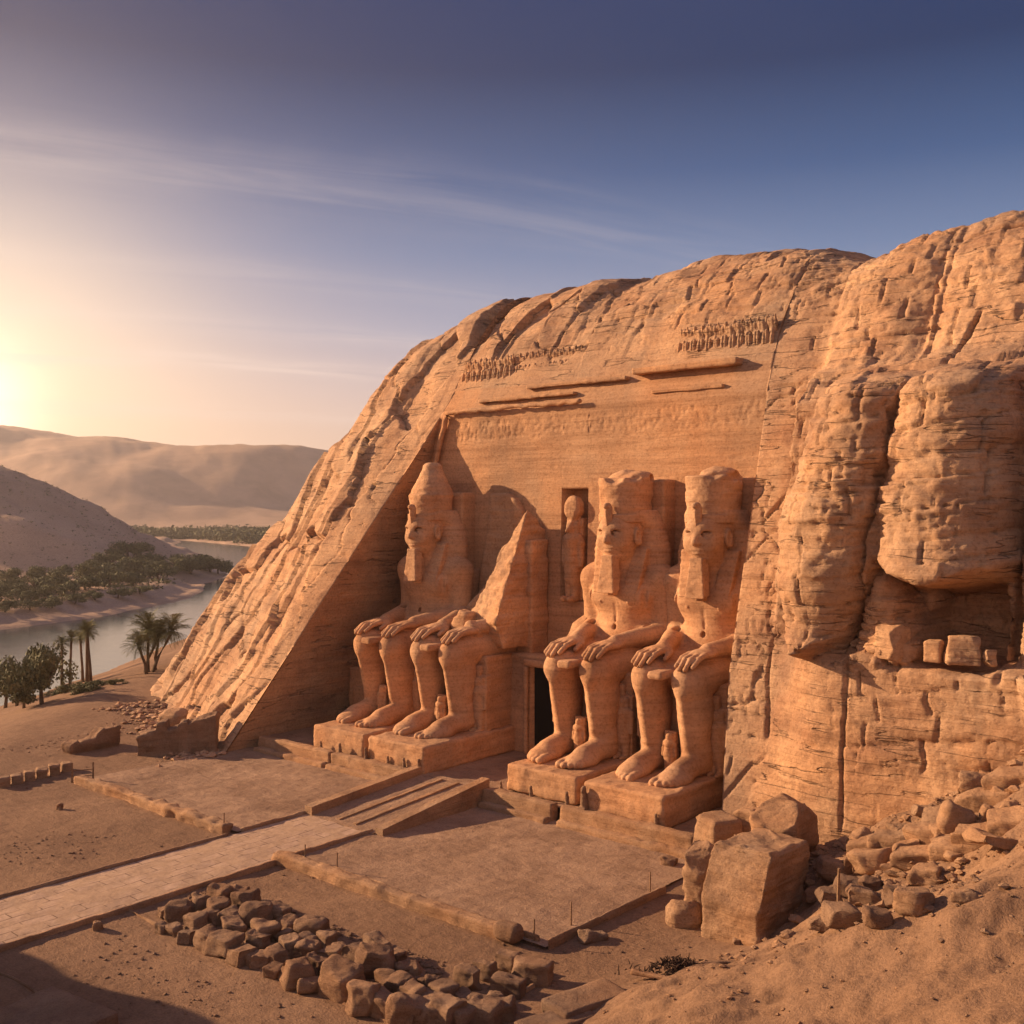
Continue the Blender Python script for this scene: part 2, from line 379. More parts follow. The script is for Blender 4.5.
def rock_mat(name, light, mid, dark, band=.5, fine=1.0, cracks=False, sc_=1.0):
    def b(nt, p):
        pos = mapping(nt, (1,1,1)); st = mapping(nt, (.06, .06, 1.5)); st2 = mapping(nt, (.25, .25, 5))
        base = ramp_node(nt, noise_node(nt, pos, .22*sc_, 8, .6, .4), [(.3, dark), (.5, mid), (.72, light)])
        bands = ramp_node(nt, noise_node(nt, st, 1.0, 6, .65, .3), [(.32, (.66,.60,.56)), (.5, (1,1,1)), (.68, (1.16,1.12,1.05))])
        c = mixn(nt, band, base, bands, 'MULTIPLY')
        var = ramp_node(nt, noise_node(nt, mapping(nt, (.13, .13, .06)), 1.0, 6, .6, .8), [(.36, (.80,.86,.94)), (.5, (1,1,1)), (.64, (1.06,.98,.90))]); c = mixn(nt, .9, c, var, 'MULTIPLY')
        b2 = ramp_node(nt, noise_node(nt, st2, 1.0, 5, .6), [(.35, (.8,.77,.75)), (.6, (1.05,1.04,1.02))])
        c = mixn(nt, band, c, b2, 'MULTIPLY')
        sp = ramp_node(nt, noise_node(nt, pos, 5*sc_, 8, .7), [(.36, (.62,.56,.52)), (.5, (1,1,1)), (.7, (1.12,1.1,1.08))])
        c = mixn(nt, .65, c, sp, 'MULTIPLY')
        nt.links.new(c, p.inputs['Base Color'])
        pit = nt.nodes.new('ShaderNodeTexVoronoi'); pit.inputs['Scale'].default_value = 3.2*sc_; nt.links.new(pos, pit.inputs['Vector'])
        it = [(noise_node(nt, pos, 1.3*sc_, 10, .66), .5*fine, .22), (noise_node(nt, pos, 7*sc_, 8, .72), .7*fine, .08), (noise_node(nt, st2, 1.2, 8, .74), .7*fine, .14),
              (ramp_node(nt, pit.outputs['Distance'], [(0, 0.0), (.28, 1.0)]), .28*fine, .07)]
        if cracks:
            cc = None
            for scl, wd, seedoff in (((.12, .12, 1.3), .012, 0),):
                nn = noise_node(nt, mapping(nt, scl), 1.0, 3, .5)
                ab = nt.nodes.new('ShaderNodeMath'); ab.operation = 'SUBTRACT'; nt.links.new(nn, ab.inputs[0]); ab.inputs[1].default_value = .5
                ac = nt.nodes.new('ShaderNodeMath'); ac.operation = 'ABSOLUTE'; nt.links.new(ab.outputs[0], ac.inputs[0])
                ln = ramp_node(nt, ac.outputs[0], [(0, 0.0), (wd, 1.0)])
                gt = ramp_node(nt, noise_node(nt, pos, .35+.1*seedoff*.1, 3, .6), [(.46, 1.0), (.56, 0.0)] if seedoff else [(.44, 0.0), (.54, 1.0)])
                mx = nt.nodes.new('ShaderNodeMath'); mx.operation = 'MAXIMUM'; nt.links.new(ln, mx.inputs[0]); nt.links.new(gt, mx.inputs[1])
                if cc is None: cc = mx.outputs[0]
                else:
                    m2 = nt.nodes.new('ShaderNodeMath'); m2.operation = 'MINIMUM'; nt.links.new(cc, m2.inputs[0]); nt.links.new(mx.outputs[0], m2.inputs[1]); cc = m2.outputs[0]
            it.append((cc, .8, .25))
            c = mixn(nt, cc, mixn(nt, .32, c, (.10, .06, .04)), c); nt.links.new(c, p.inputs['Base Color'])
        bump(nt, p, it)
    return material(name, b)
M_CLIFF = rock_mat('cliff_sandstone', (.60,.37,.215), (.50,.295,.17), (.34,.185,.11), .5, 1.0, True)
M_CARVED = rock_mat('carved_sandstone', (.58,.335,.185), (.49,.27,.145), (.41,.23,.13), .55, .6, False)
M_STONE = rock_mat('rubble_stone', (.45,.28,.175), (.33,.195,.12), (.22,.125,.08), .35, 1.5, False, 2.6)
M_WALL = rock_mat('masonry_sandstone', (.55,.335,.195), (.44,.255,.145), (.31,.175,.10), .4, 1.3, False, 1.8)
def sand_mat(name, light, dark, big=.06, pebble=True, cx=(1,1,1)):
    def b(nt, p):
        pos = mapping(nt, cx)
        c = ramp_node(nt, noise_node(nt, pos, big, 8, .6, .5), [(.34, dark), (.66, light)])
        c = mixn(nt, .7, c, ramp_node(nt, noise_node(nt, pos, 1.4, 9, .68), [(.34, (.70,.66,.63)), (.5, (1,1,1)), (.7, (1.12,1.1,1.08))]), 'MULTIPLY')
        c = mixn(nt, .55, c, ramp_node(nt, noise_node(nt, pos, 9, 4, .7), [(.38, (.6,.56,.52)), (.55, (1,1,1)), (.75, (1.2,1.18,1.15))]), 'MULTIPLY')
        nt.links.new(c, p.inputs['Base Color'])
        bump(nt, p, [(noise_node(nt, mapping(nt, (.35, 2.2, 1), (0, 0, R(20))), 1.0, 7, .65), .45, .16), (noise_node(nt, pos, .7, 8, .6), .5, .25), (noise_node(nt, pos, 3.5, 6, .7), .7, .10), (noise_node(nt, pos, 14, 3, .6), .6, .03)])
    return material(name, b)
M_SAND = sand_mat('desert_sand', (.31,.18,.105), (.215,.12,.07))
M_COURT = sand_mat('court_sand', (.42,.265,.17), (.27,.16,.10), .22)
M_STATUE = rock_mat('statue_sandstone', (.60,.35,.195), (.52,.29,.16), (.40,.215,.115), .5, .55, False)
M_FAR = sand_mat('far_land', (.56,.37,.25), (.42,.27,.18), .02)  # paler, warmer than near sand: sunlit glow put into the shaded hills' colour
# ------------------------------------------------------------------ terrain
RIV = np.array([  # distance, left bank, right bank, in metres across the view
    (20,-330,-150),(90,-260,-95),(150,-190,-76),(180,-160,-72),(231,-134,-69),(251,-124,-68),(273,-116,-66),(300,-110,-66),(317,-107,-66),(350,-105,-68),(376,-111,-70),(420,-118,-80),(502,-134,-95),
    (600,-168,-120),(700,-205,-150),(790,-245,-185),(860,-275,-215),(940,-300,-262),(1005,-318,-300),(1060,-340,-338)], float)
WATER = -9.0
def gz(x, y, detail=True):
    x = np.asarray(x, float); y = np.asarray(y, float)
    lat = CS*x+SN*y; d = -SN*x+CS*y
    z = np.zeros(np.broadcast(x, y).shape)
    if detail: z = z+.05*fbm(x/2.5, y/2.5, 0, 4, 3)+.22*fbm(x/16, y/16, 0, 2, 8)*sst(np.hypot(x+50, y-35), 24, 60)
    # sand and rubble slope on the right
    k = .30+.40*sst(y, 22, 54)
    e = (x+24.6-1.5*sst(y, 30, 44)+2.4*sst(y, 44, 52)+.9*fbm(x/7, y/7, 1, 3, 21))
    s = np.log1p(np.exp(np.clip(e*1.2, -30, 30)))/1.2*k
    s = -smin(-s*0, -s, .01)
    s = smin(s, 12+0*s, 3.0)
    rut = fbm((x+y)/3.2, (x-y)/.9, 4, 3, 35); s = s+sst(s, .1, 1.2)*.20*rut
    lum = sst(s, .1, 1.5)
    z = z+s+lum*(.35*fbm(x/3.2, y/3.2, 2, 4, 31)+(.07*fbm(x/.8, y/.8, 2, 3, 33) if detail else 0))
    # rubble banked against the pillar foot
    z = z+.8*np.exp(-((x+24.5)/3.2)**2-((y-52.0)/3.5)**2)
    # land beyond the court falls to the river
    q = sst(-lat, 43, 76)
    low = WATER+1.2+1.0*fbm(x/25, y/25, 0, 3, 41)
    z = z*(1-q)+low*q
    # cliff skirt apron on the left
    L = np.interp(d, RIV[:,0], RIV[:,1]); Rr = np.interp(d, RIV[:,0], RIV[:,2])
    sl = np.where(d > 0, L-lat, 50.); sr = np.where(d > 0, lat-Rr, 50.)
    wob = 4*fbm(x/30, y/30, 0, 3, 51)
    # far (left) bank: a low broken cliff, then flat land with trees, then the hill
    far = d > 0
    bl = sst(sl+wob*.6, 0, 6)*1.6+sst(sl+wob, 8, 20)*3.3
    zl = WATER-1+bl+1.2*fbm(x/18, y/18, 0, 4, 52)*sst(sl, 2, 15)
    hx = (-lat-152-.22*np.maximum(d-430, 0)); hgt = 63*(1-np.exp(-np.maximum(hx, 0)*.72/58))*np.exp(-((d-520)/125)**2)*1.1
    hgt = hgt*(1+.05*fbm(x/60, y/60, 0, 4, 55))+(1.5*fbm(x/14, y/14, 0, 4, 56)*sst(hgt, 2, 10))
    zl = zl+hgt*sst(d, 385, 440)
    z = np.where(far & (lat < (L+Rr)/2) & (d < 1060), zl, z)
    zr = WATER-1+sst(sr+wob*.4, -1, 5)*(2.0+.8*fbm(x/20, y/20, 0, 3, 57))+sst(sr, 5, 30)*1.5
    rgt = far & (lat >= (L+Rr)/2) & (lat < Rr+40) & (d > 130) & (d < 1060)
    z = np.where(rgt, np.minimum(z, np.where(sr < 6, zr, np.maximum(zr, z))), z)
    z = np.where(far & (d > 300) & (lat > Rr+2) & (d < 1060), zr, z)
    # plain beyond and the table mountain
    z = np.where(d >= 1060, WATER+1.5+1.5*fbm(x/90, y/90, 0, 3, 61), z)
    ridge = 232-26*sst(lat, -1330, -1000)-18*sst(lat, -1000, -700)-.02*(lat+1200)
    ridge = ridge+6*fbm(x/420, y/420, 0, 4, 62)
    face = (d-1750-150*fbm(x/500, y/500, 0, 3, 63))/650
    mz = ridge*(.40*sst(face, 0, .75)+.60*sst(face, .42, 1.05))*(1+.05*fbm(x/130, y/130, 0, 4, 64))
    mz = mz+3*fbm(x/110, y/110, 0, 4, 65)*sst(face, .05, .3)*(1-sst(face, .85, 1.0))
    return z+np.maximum(mz, 0)
def g1(x, y): return float(gz(np.array([x]), np.array([y]))[0])

def build_ground():
    ph = np.concatenate([np.arange(-180, -40, 4.), np.arange(-40, -30, .5), np.arange(-30, 30, .115), np.arange(30, 40, .5), np.arange(40, 181, 4.)])
    ph = np.unique(np.round(ph, 4)); ph = ph[ph < 180]; ph = np.append(ph, 180.)
    r = np.concatenate([np.geomspace(.5, 17, 30), np.geomspace(17.1, 40, 120), np.geomspace(40.2, 125, 330), np.geomspace(126, 1000, 210), np.geomspace(1010, 4200, 130)])
    A, Rr = np.meshgrid(np.radians(ph), r)
    lat = Rr*np.sin(A); d = Rr*np.cos(A)
    x = -SN*d+CS*lat; y = CS*d+SN*lat; z = gz(x, y)
    z = np.where((d < 0) & (np.hypot(x, y) > 60), np.minimum(z, 12), z)
    V = np.stack([x, y, z], -1).reshape(-1, 3)
    V, Fc = weld(V, grid_faces(len(r), len(ph))[:, ::-1])
    o = link('ground', mesh('ground', V, Fc, M_SAND), kind='structure')
    # which way do the faces look?
    if o.data.polygons[len(o.data.polygons)//2].normal.z < 0: o.data.flip_normals()
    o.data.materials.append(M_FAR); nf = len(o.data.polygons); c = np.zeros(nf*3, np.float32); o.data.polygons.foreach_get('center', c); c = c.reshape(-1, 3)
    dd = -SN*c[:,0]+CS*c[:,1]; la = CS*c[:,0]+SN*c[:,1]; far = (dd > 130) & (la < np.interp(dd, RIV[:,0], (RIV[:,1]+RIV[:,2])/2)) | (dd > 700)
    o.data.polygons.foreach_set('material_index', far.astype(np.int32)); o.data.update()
build_ground()

def build_river():
    d = np.linspace(20, 1060, 260); L = np.interp(d, RIV[:,0], RIV[:,1])-9; Q = np.interp(d, RIV[:,0], RIV[:,2])+9
    t = np.linspace(0, 1, 10)[None]; lat = L[:, None]*(1-t)+Q[:, None]*t; D = d[:, None]+0*t
    V = np.stack([-SN*D+CS*lat, CS*D+SN*lat, 0*D+WATER], -1).reshape(-1, 3)
    def b(nt, p):
        p.inputs['Base Color'].default_value = (.035, .05, .055, 1); p.inputs['Roughness'].default_value = .12
        p.inputs['Specular IOR Level'].default_value = .5
        pos = mapping(nt, (.25, .25, 1)); bump(nt, p, [(noise_node(nt, pos, 1.0, 5, .6), .12, .4), (noise_node(nt, pos, 6, 4, .6), .08, .1)])
    o = link('river', mesh('river', V, grid_faces(260, 10)[:, ::-1], material('water', b)), kind='structure')
    if o.data.polygons[0].normal.z < 0: o.data.flip_normals()
build_river()

# ------------------------------------------------------------------ the cliff
FY, FTOP, XC = 66.5, 29.5, -50.6
DOOR = (-52.3, -49.5, 7.8); NICHE = (-52.0, -49.3, 12.8, 21.9)
def Xl(z): return -73.8+.272*np.clip(z, -3, 30)
def Xr(z): return -31.0-.10*np.clip(z, -3, 33)
def facadeY(X, z):
    Y = FY+.03*z
    low = z < 8.6
    Y = np.where(low & (abs(X-XC) < 10.5), Y-3.2, Y)          # thicker lower storey round the door
    Y = np.where((X > DOOR[0]) & (X < DOOR[1]) & (z < DOOR[2]), FY+6, Y)
    Y = np.where((X > NICHE[0]) & (X < NICHE[1]) & (z > NICHE[2]) & (z < NICHE[3]), FY+2.2, Y)
    return Y
def bell(X, xc, w): return np.sqrt(np.clip(1-((X-xc)/w)**2, 0, 1))
def rightY(X, z, Ys):
    """front of the natural rock right of the temple recess"""
    Yp = 55.5+(.30-.24*sst(X, -29.5, -24.5))*z                   # pillar and pedestal
    top = 11.9+.5*vnoise(X/1.1, 0, 0, 71)
    Yb = 59.0+.20*(z-12)
    qx = sst(X, -25.5, -23.0); led = qx*sst(z, top-.25, top+.25)+(1-qx)*sst(z, 11.0, 13.5)
    Yw = Yp*(1-led)+Yb*led
    # the pillar slab itself leans back up to the top of the recess
    slab = (1-sst(X, -29.9, -29.2))
    Yslab = 55.5+.30*z+.18*np.maximum(z-10, 0)
    Yw = Yw*(1-slab)+Yslab*slab
    # first great bulge (tapering to a hanging nose)
    xc1 = -25.7+.17*(z-14); w1 = 1.9+1.7*sst(z, 12.0, 19)-.4*sst(z, 22, 30)
    p1 = (3.4+1.6*sst(z, 12, 19))*bell(X, xc1, w1)**.75*sst(z, 11.3+.5*np.abs(X-xc1), 12.1+.6*np.abs(X-xc1))
    # second bulge with its undercut
    bot = 15.4+1.5*((X+18.8)/3.4)**2*.7+.3*vnoise(X, 0, 3, 72)
    w2 = 3.75
    p2 = (5.2-.05*(z-16))*bell(X, -19.1, w2)**.7*sst(z, bot-.2, bot+1.1)
    # rock left standing under the overhang
    p3 = 2.6*bell(X, -21.5-.10*(z-12), 2.5-.40*np.clip(z-12, 0, 8)+.0*z)*led**2*(1-sst(z, 16, 18))
    p4 = 1.2*bell(X, -14.3, 1.0)*led**2
    cave = 2.6*sst(X, -19.9, -19.5)*(1-sst(X, -16.3, -15.9))*sst(z, 11.6, 12.1)*(1-sst(z, 15.6, 16.4))
    p5 = 2.6*bell(X, -11.0, 3.4)*sst(z, 9, 13)
    p6 = 3.5*bell(X, -3.5, 4.6)*sst(z, 9, 13)
    up = 1-sst(z, 27.5, 30.5)
    Y = Yw-np.maximum(np.maximum(p1, p2), np.maximum(np.maximum(p3, p4), np.maximum(p5, p6)))*(.35+.65*up)+cave
    # shoulders of the columns above
    hi = sst(z, 26.5, 31)
    Y = Y*(1-hi)+(np.maximum(Ys, Y)-1.5*bell(X, -26.5, 3.8)-1.7*bell(X, -18.5, 4.6)-1.6*bell(X, -9, 5))*hi
    return Y
def build_cliff():
    y = np.concatenate([np.arange(-2.2, 24.6, .085), np.geomspace(.1, 75, 110)+24.5])
    for zz in (DOOR[2], NICHE[2], NICHE[3], 8.6): y = np.append(y, [zz/1.63-.004, zz/1.63+.004])
    y = np.sort(y); nr = len(y)
    xa = np.concatenate([np.linspace(-150, -101, 60), np.linspace(-100.8, -73.8, 150)])
    nA = len(xa); nW = 60
    xf = np.linspace(-73.8, -31.0, 270)
    for e in (*DOOR[:2], *NICHE[:2]): xf = np.append(xf, [e-.01, e+.01])
    xf = np.sort(xf); nF = len(xf)
    xb = np.concatenate([np.linspace(-31.0, -8, 210)[0:], np.linspace(-7.8, 40, 90)])
    X0 = np.concatenate([xa, np.full(nW, -73.8), xf, np.full(nW, -31.0), xb])
    reg = np.concatenate([np.zeros(nA), np.ones(nW), np.full(nF, 2), np.full(nW, 3), np.full(len(xb), 4)])
    wt = np.concatenate([np.zeros(nA), np.linspace(0, 1, nW), np.zeros(nF), np.linspace(1, 0, nW), np.zeros(len(xb))])
    def prof(X):
        Y0 = np.where(X < -73.8, 49.8+.36*(-73.8-X)+.25*np.maximum(-99-X, 0), 49.8)
        T = 40.4-1.2*np.exp(-((X+29.5)/3.5)**2)+.5*np.sin(X/4.1)+.4*np.sin(X/9+1)
        T = smin(T+0*X, 38.6+(X+74.5)*.98, 7.0)
        T = T-1.4*sst(X, -26, -10)
        return Y0, T
    Y0, T = prof(X0)
    # pass 1: height per row at base X, pass 2 with fanned X
    def zprof(X, yy):
        Y0, T = prof(X)
        zt = T+.10*yy-2.2
        z = smin(1.63*yy+0*X, zt, 7.0)
        return Y0+yy, z
    YY = y[:, None]
    Ys, z = zprof(X0[None], YY)
    for it in range(2):
        wl = np.where(X0 <= -73.8, 1.0, np.clip((-57-X0)/16.8, 0, 1))*np.where(X0 < -100, np.clip((X0+150)/50, 0, 1), 1)
        wr = np.where(X0 >= -31, np.clip(1-(X0+31)/14, 0, 1), np.clip((X0+44.5)/13.5, 0, 1))
        X = X0[None]+(Xl(z)+73.8)*wl[None]+(Xr(z)+31.0)*wr[None]
        Ys, z = zprof(X, YY)
    Ys = Ys+0*X
    FYv = facadeY(X, z)
    # facade cut fades out above its top
    cut = 1-sst(z, FTOP, FTOP+.5)
    carved = np.where(Ys < FYv, Ys+(FYv-Ys)*np.where(z < FTOP+2, 1, cut), Ys)
    carved = np.maximum(carved, Ys)
    RY = np.maximum(rightY(X, z, Ys), 0)
    edgeL = Ys
    edgeR = RY[:, [nA+nW+nF+nW]]
    Y = np.select([reg[None] == 0, reg[None] == 1, reg[None] == 2, reg[None] == 3],
                  [Ys, Ys+wt[None]*(carved-Ys), carved, edgeR+wt[None]*(np.maximum(carved, Ys)-edgeR)], RY)
    # blend above the temple: right rock and slope meet
    hi = sst(z, 31, 35)
    Y = np.where(reg[None] == 3, Y*(1-hi)+Ys*hi, Y)
    m4 = reg[None] == 4
    Y = np.where(m4, Y*(1-hi*(1-sst(X, -33, -28)))+Ys*hi*(1-sst(X, -33, -28)), Y)
    P = np.stack([X, Y, z], -1)
    # ---- displacement
    du = np.gradient(P, axis=1); dv = np.gradient(P, axis=0)
    n = np.cross(du, dv); ln = np.linalg.norm(n, axis=-1, keepdims=True)
    fb = np.array([0, -1, .2]); n = np.where(ln > 1e-7, n/np.maximum(ln, 1e-7), fb)
    xx, yy, zz = X, Y, z
    # how natural (1) or carved (0) the surface is
    dl = (Xl(z)-X); natL = sst(dl, -.5, 6)*.92+.08
    nat = np.where(reg[None] == 0, natL, 0.)
    nat = np.where((reg[None] == 2), sst(z, 31.0, 37.0), nat)
    nat = np.where((reg[None] == 1) | (reg[None] == 3), sst(z, 31.0, 37.0), nat)
    nat = np.where(m4, .12+.88*sst(X-Xr(z), 1.6+1.2*sst(z, 0, 12)*0, 3.4), nat)
    nat = np.where(m4, np.maximum(nat, sst(z, 31, 37)), nat)
    nat = np.where((reg[None] == 0), np.maximum(nat, sst(z, 30, 37)), nat)
    lowp = m4 & (z < 11.5)
    rgt = sst(xx, -36, -31)
    big = (1.15-.85*rgt)*fbm(xx/8.5, yy/8.5, zz/8.5, 3, 101)+(.22-.02*rgt)*fbm(xx/2.8, yy/2.8, zz/2.2, 3, 102)
    fine = (.05+.05*rgt)*fbm(xx/.8, yy/.8, zz/.55, 4, 103)
    wz = zz+.9*fbm(xx/14, yy/14, zz/14, 2, 104)+.25*fbm(xx/3, yy/3, zz/3, 2, 105)
    # blocks: wide and low on the right, long and diagonal on the left slope
    wa = .35*fbm(xx/2.2, yy/2.2, zz/2.2, 3, 106)
    h1, v1, c1, rc1 = brick((xx+wa*.9)/3.2, wz/1.45, 11)
    h3, v3, c3, rc3 = brick((xx+wa*.6)/1.5+40, (wz+.1*wa)/.55, 12)
    s_up = np.hypot(zz, yy-50)
    b2, c2 = voro((xx-.20*zz+wa*1.3)/3.4, (s_up+wa*2.6+xx*.5)/9.5, 13)
    h4, v4, c4, rc4 = brick((s_up+wa*1.0+xx*.35)/3.4+9, (xx-.20*zz+wa*.5)/1.25, 14)
    leftish = 1-sst(xx, -62, -42)
    leftish = np.where(zz > 30, leftish*.8+.1, leftish)
    def crack(b, w): return np.exp(-(b/w)**2)
    gate = sst(fbm(xx/6, yy/6, zz/6, 2, 107), -.35, .25)
    # overlapping slabs on the left slope: each rises to the right and breaks off
    q = (xx-.235*zz+1.1*fbm(s_up/9, xx/30, 0, 3, 121)+.25*fbm(s_up/2.2, xx/6, 0, 2, 122)+2.5*fbm(xx/9, s_up/22, 0, 2, 126))/6.2; fq = np.floor(q)
    amp_q = .35+1.0*_h(fq.astype(np.int64), np.floor(s_up/11+_h(fq.astype(np.int64), 0*fq.astype(np.int64), 0*fq.astype(np.int64), 5)*3).astype(np.int64), 0*fq.astype(np.int64), 123)
    slab_s = amp_q*((q-fq)**1.4-.45)
    g2 = sst(fbm(xx/4, yy/4, zz/4, 2, 117), -.1, .35)
    blkR = .30*(c1-.5)+.07*(rc1-.5)+.13*(c3-.5)*g2-.20*crack(h1, .035)*(.15+.85*gate)-.34*crack(v1, .022)*(c1 > .35)-.24*crack(h3, .08)*(rc3 > .4)*(.3+.7*g2)-.24*crack(v3, .035)*(.3+.7*g2)*(c3 > .4)
    blkL = .34*slab_s+1.25*(c2-.5)+.26*(c4-.5)*gate*g2-.75*crack(b2, .022)-.16*crack(h4, .035)*gate*g2-.12*crack(v4, .03)*gate*g2
    # layers that weather back
    lay = fbm(wz*0, wz*0, wz*.75, 3, 108); led = .22*lay-.22*np.exp(-(lay/.05)**2)
    D = nat*(big*.62+fine+blkR*(1-leftish)+blkL*leftish*.95+led*(.6-.45*leftish))
    lb = sst(xx, -24.0, -23.0)*sst(zz, 5, 7)
    D = np.where(lowp, nat*(.30*big+fine*.6+blkR*(.15+.45*lb)+led*(.15+.2*lb)), D)
    gy = np.abs(np.gradient(Y, axis=0)/np.maximum(np.gradient(z, axis=0), 1e-3)); flat = sst(gy, 1.2, 4)
    D = np.where(m4 & (zz < 27), D*(1-.75*flat), D)
    # carved walls: nearly flat, thin weathered layers
    car = .035*fbm(xx/3, yy/3, zz/.5, 4, 109)+.05*fbm(xx/9, yy/9, zz/1.4, 3, 110)
    car = car-.05*np.exp(-(lay/.035)**2)*(vnoise(xx/4, 0, zz, 111) > .1)
    # a worn band of hieroglyphs along the top of the facade
    gx, gzv = xx/.42, (zz-26.3)/.55
    bb, cc = voro(gx, gzv*1.0, 15)
    glyph = ((cc > .42) & (bb > .18) & (zz > 26.3) & (zz < 27.9) & (reg[None] == 2) & (abs(xx+49) < 15)).astype(float)
    car = car-.045*glyph
    # long thin crack lines in the pillar and its foot
    pil = m4 & (zz < 30)
    b5, c5 = voro((xx+wa*2)/4.3+3, (zz+wa*3)/6.5, 16)
    car = np.where(pil, car-.34*crack(b5, .020)+.20*(c5-.5)+.16*(c1-.5)*(zz < 13)-.26*crack(h1, .03)*(c1 > .4)-.26*crack(v1, .014)*(c1 > .45), car)
    # sunk carvings on the pillar face
    b6, c6 = voro((xx+.5*wa)/.8, (zz+.8*wa)/1.5, 17)
    sunk = (xx < -27.5) & (zz > 6.0) & (zz < 21) & (c6 > .62) & m4
    car = np.where(sunk, car-.13*np.exp(-((b6-.22)/.07)**2), car)
    D = D+(1-nat)*car
    # great vertical fissures between the bulges, and the joint over the columns
    def fis(xc, w, dep, z0, z1): return -dep*np.exp(-((xx-xc-.5*wa)/w)**2)*sst(zz, z0, z0+1)*(1-sst(zz, z1-1.5, z1))
    Dy = np.where(m4, fis(-23.5+.19*np.maximum(zz-13.5, 0), np.where(zz < 11, .07, .13), np.where(zz < 11, .4, .9), 2, 33)+fis(-15.1+.05*(zz-20), .16, 1.0, 11, 36)+fis(-13.6, .09, .7, 9, 34)
                 +fis(-29.6-.05*(zz-15)+.25*vnoise(zz/2.5,0,0,9), .09, .45, 6, 30), 0)
    D = np.where(m4, D-.55*np.exp(-((zz-28.9-.06*(xx+20)-.4*wa)/.16)**2)*sst(xx, -29, -27), D)
    # keep the recess edges crisp
    near = np.where((reg[None] == 0), sst(dl, 0, .5), np.where(m4, sst(X-Xr(z), 0, .4), 1))
    cutz = 1-sst(z, 30, 33)
    D = D*(1-cutz*(1-near)*.85)
    wallf = (reg[None] == 1) | (reg[None] == 3)
    D = np.where(wallf, D*np.minimum(1, 4*np.minimum(wt, 1-wt)+.0)[None]*(1) + 0, D)
    hole = (reg[None] == 2) & (FYv > FY+.03*z+.5); hole = hole | ((reg[None] == 2) & (((X > DOOR[0]-.25) & (X < DOOR[1]+.25) & (z < DOOR[2]+.25)) | ((X > NICHE[0]-.2) & (X < NICHE[1]+.2) & (z > NICHE[2]-.2) & (z < NICHE[3]+.2))))
    D = np.where(hole, 0, D)
    P = P+n*D[..., None]; P[..., 1] -= Dy
    V = P.reshape(-1, 3); Fc = grid_faces(nr, len(X0))
    V, Fc = weld(V, Fc, 2e-3)
    # drop collapsed quads
    u = (Fc[:,0] == Fc[:,1]).astype(int)+(Fc[:,1] == Fc[:,2])+(Fc[:,2] == Fc[:,3])+(Fc[:,3] == Fc[:,0])
    tri = Fc[u == 1]; Fc = Fc[u == 0]
    m = mesh('cliff', V, Fc, M_CLIFF)
    if len(tri):
        t3 = np.array([[v for i, v in enumerate(r_) if v != r_[(i+1) % 4]][:3] for r_ in tri])
        m2 = mesh('cliff_tri', V, t3, M_CLIFF)
        import bmesh
        bm = bmesh.new(); bm.from_mesh(m); bm.from_mesh(m2); bmesh.ops.remove_doubles(bm, verts=bm.verts, dist=1e-3); bm.to_mesh(m); bm.free()
        bpy.data.meshes.remove(m2)
    m.materials.append(M_CARVED)
    nf = len(m.polygons); cen = np.zeros(nf*3, np.float32); m.polygons.foreach_get('center', cen); cen = cen.reshape(-1, 3)
    inside = (cen[:,2] < FTOP+1.5) & (cen[:,0] > Xl(cen[:,2])+.02) & (cen[:,0] < Xr(cen[:,2])-.02)
    m.polygons.foreach_set('material_index', inside.astype(np.int32)); m.polygons.foreach_set('use_smooth', [True]*nf); m.update()
    o = link('cliff', m, kind='structure')
build_cliff()
# unseen rock added off frame left to cast the long court corner shadow
m_ = rblock('shadow_caster_rock', (24, 15, 12), 3.5, M_CLIFF, .6, .8, .15, 77, .35, 5)
link('shadow_caster_rock', m_, None, (-66.5, 7.5, 4.0), (0, 0, R(12)), kind='structure')
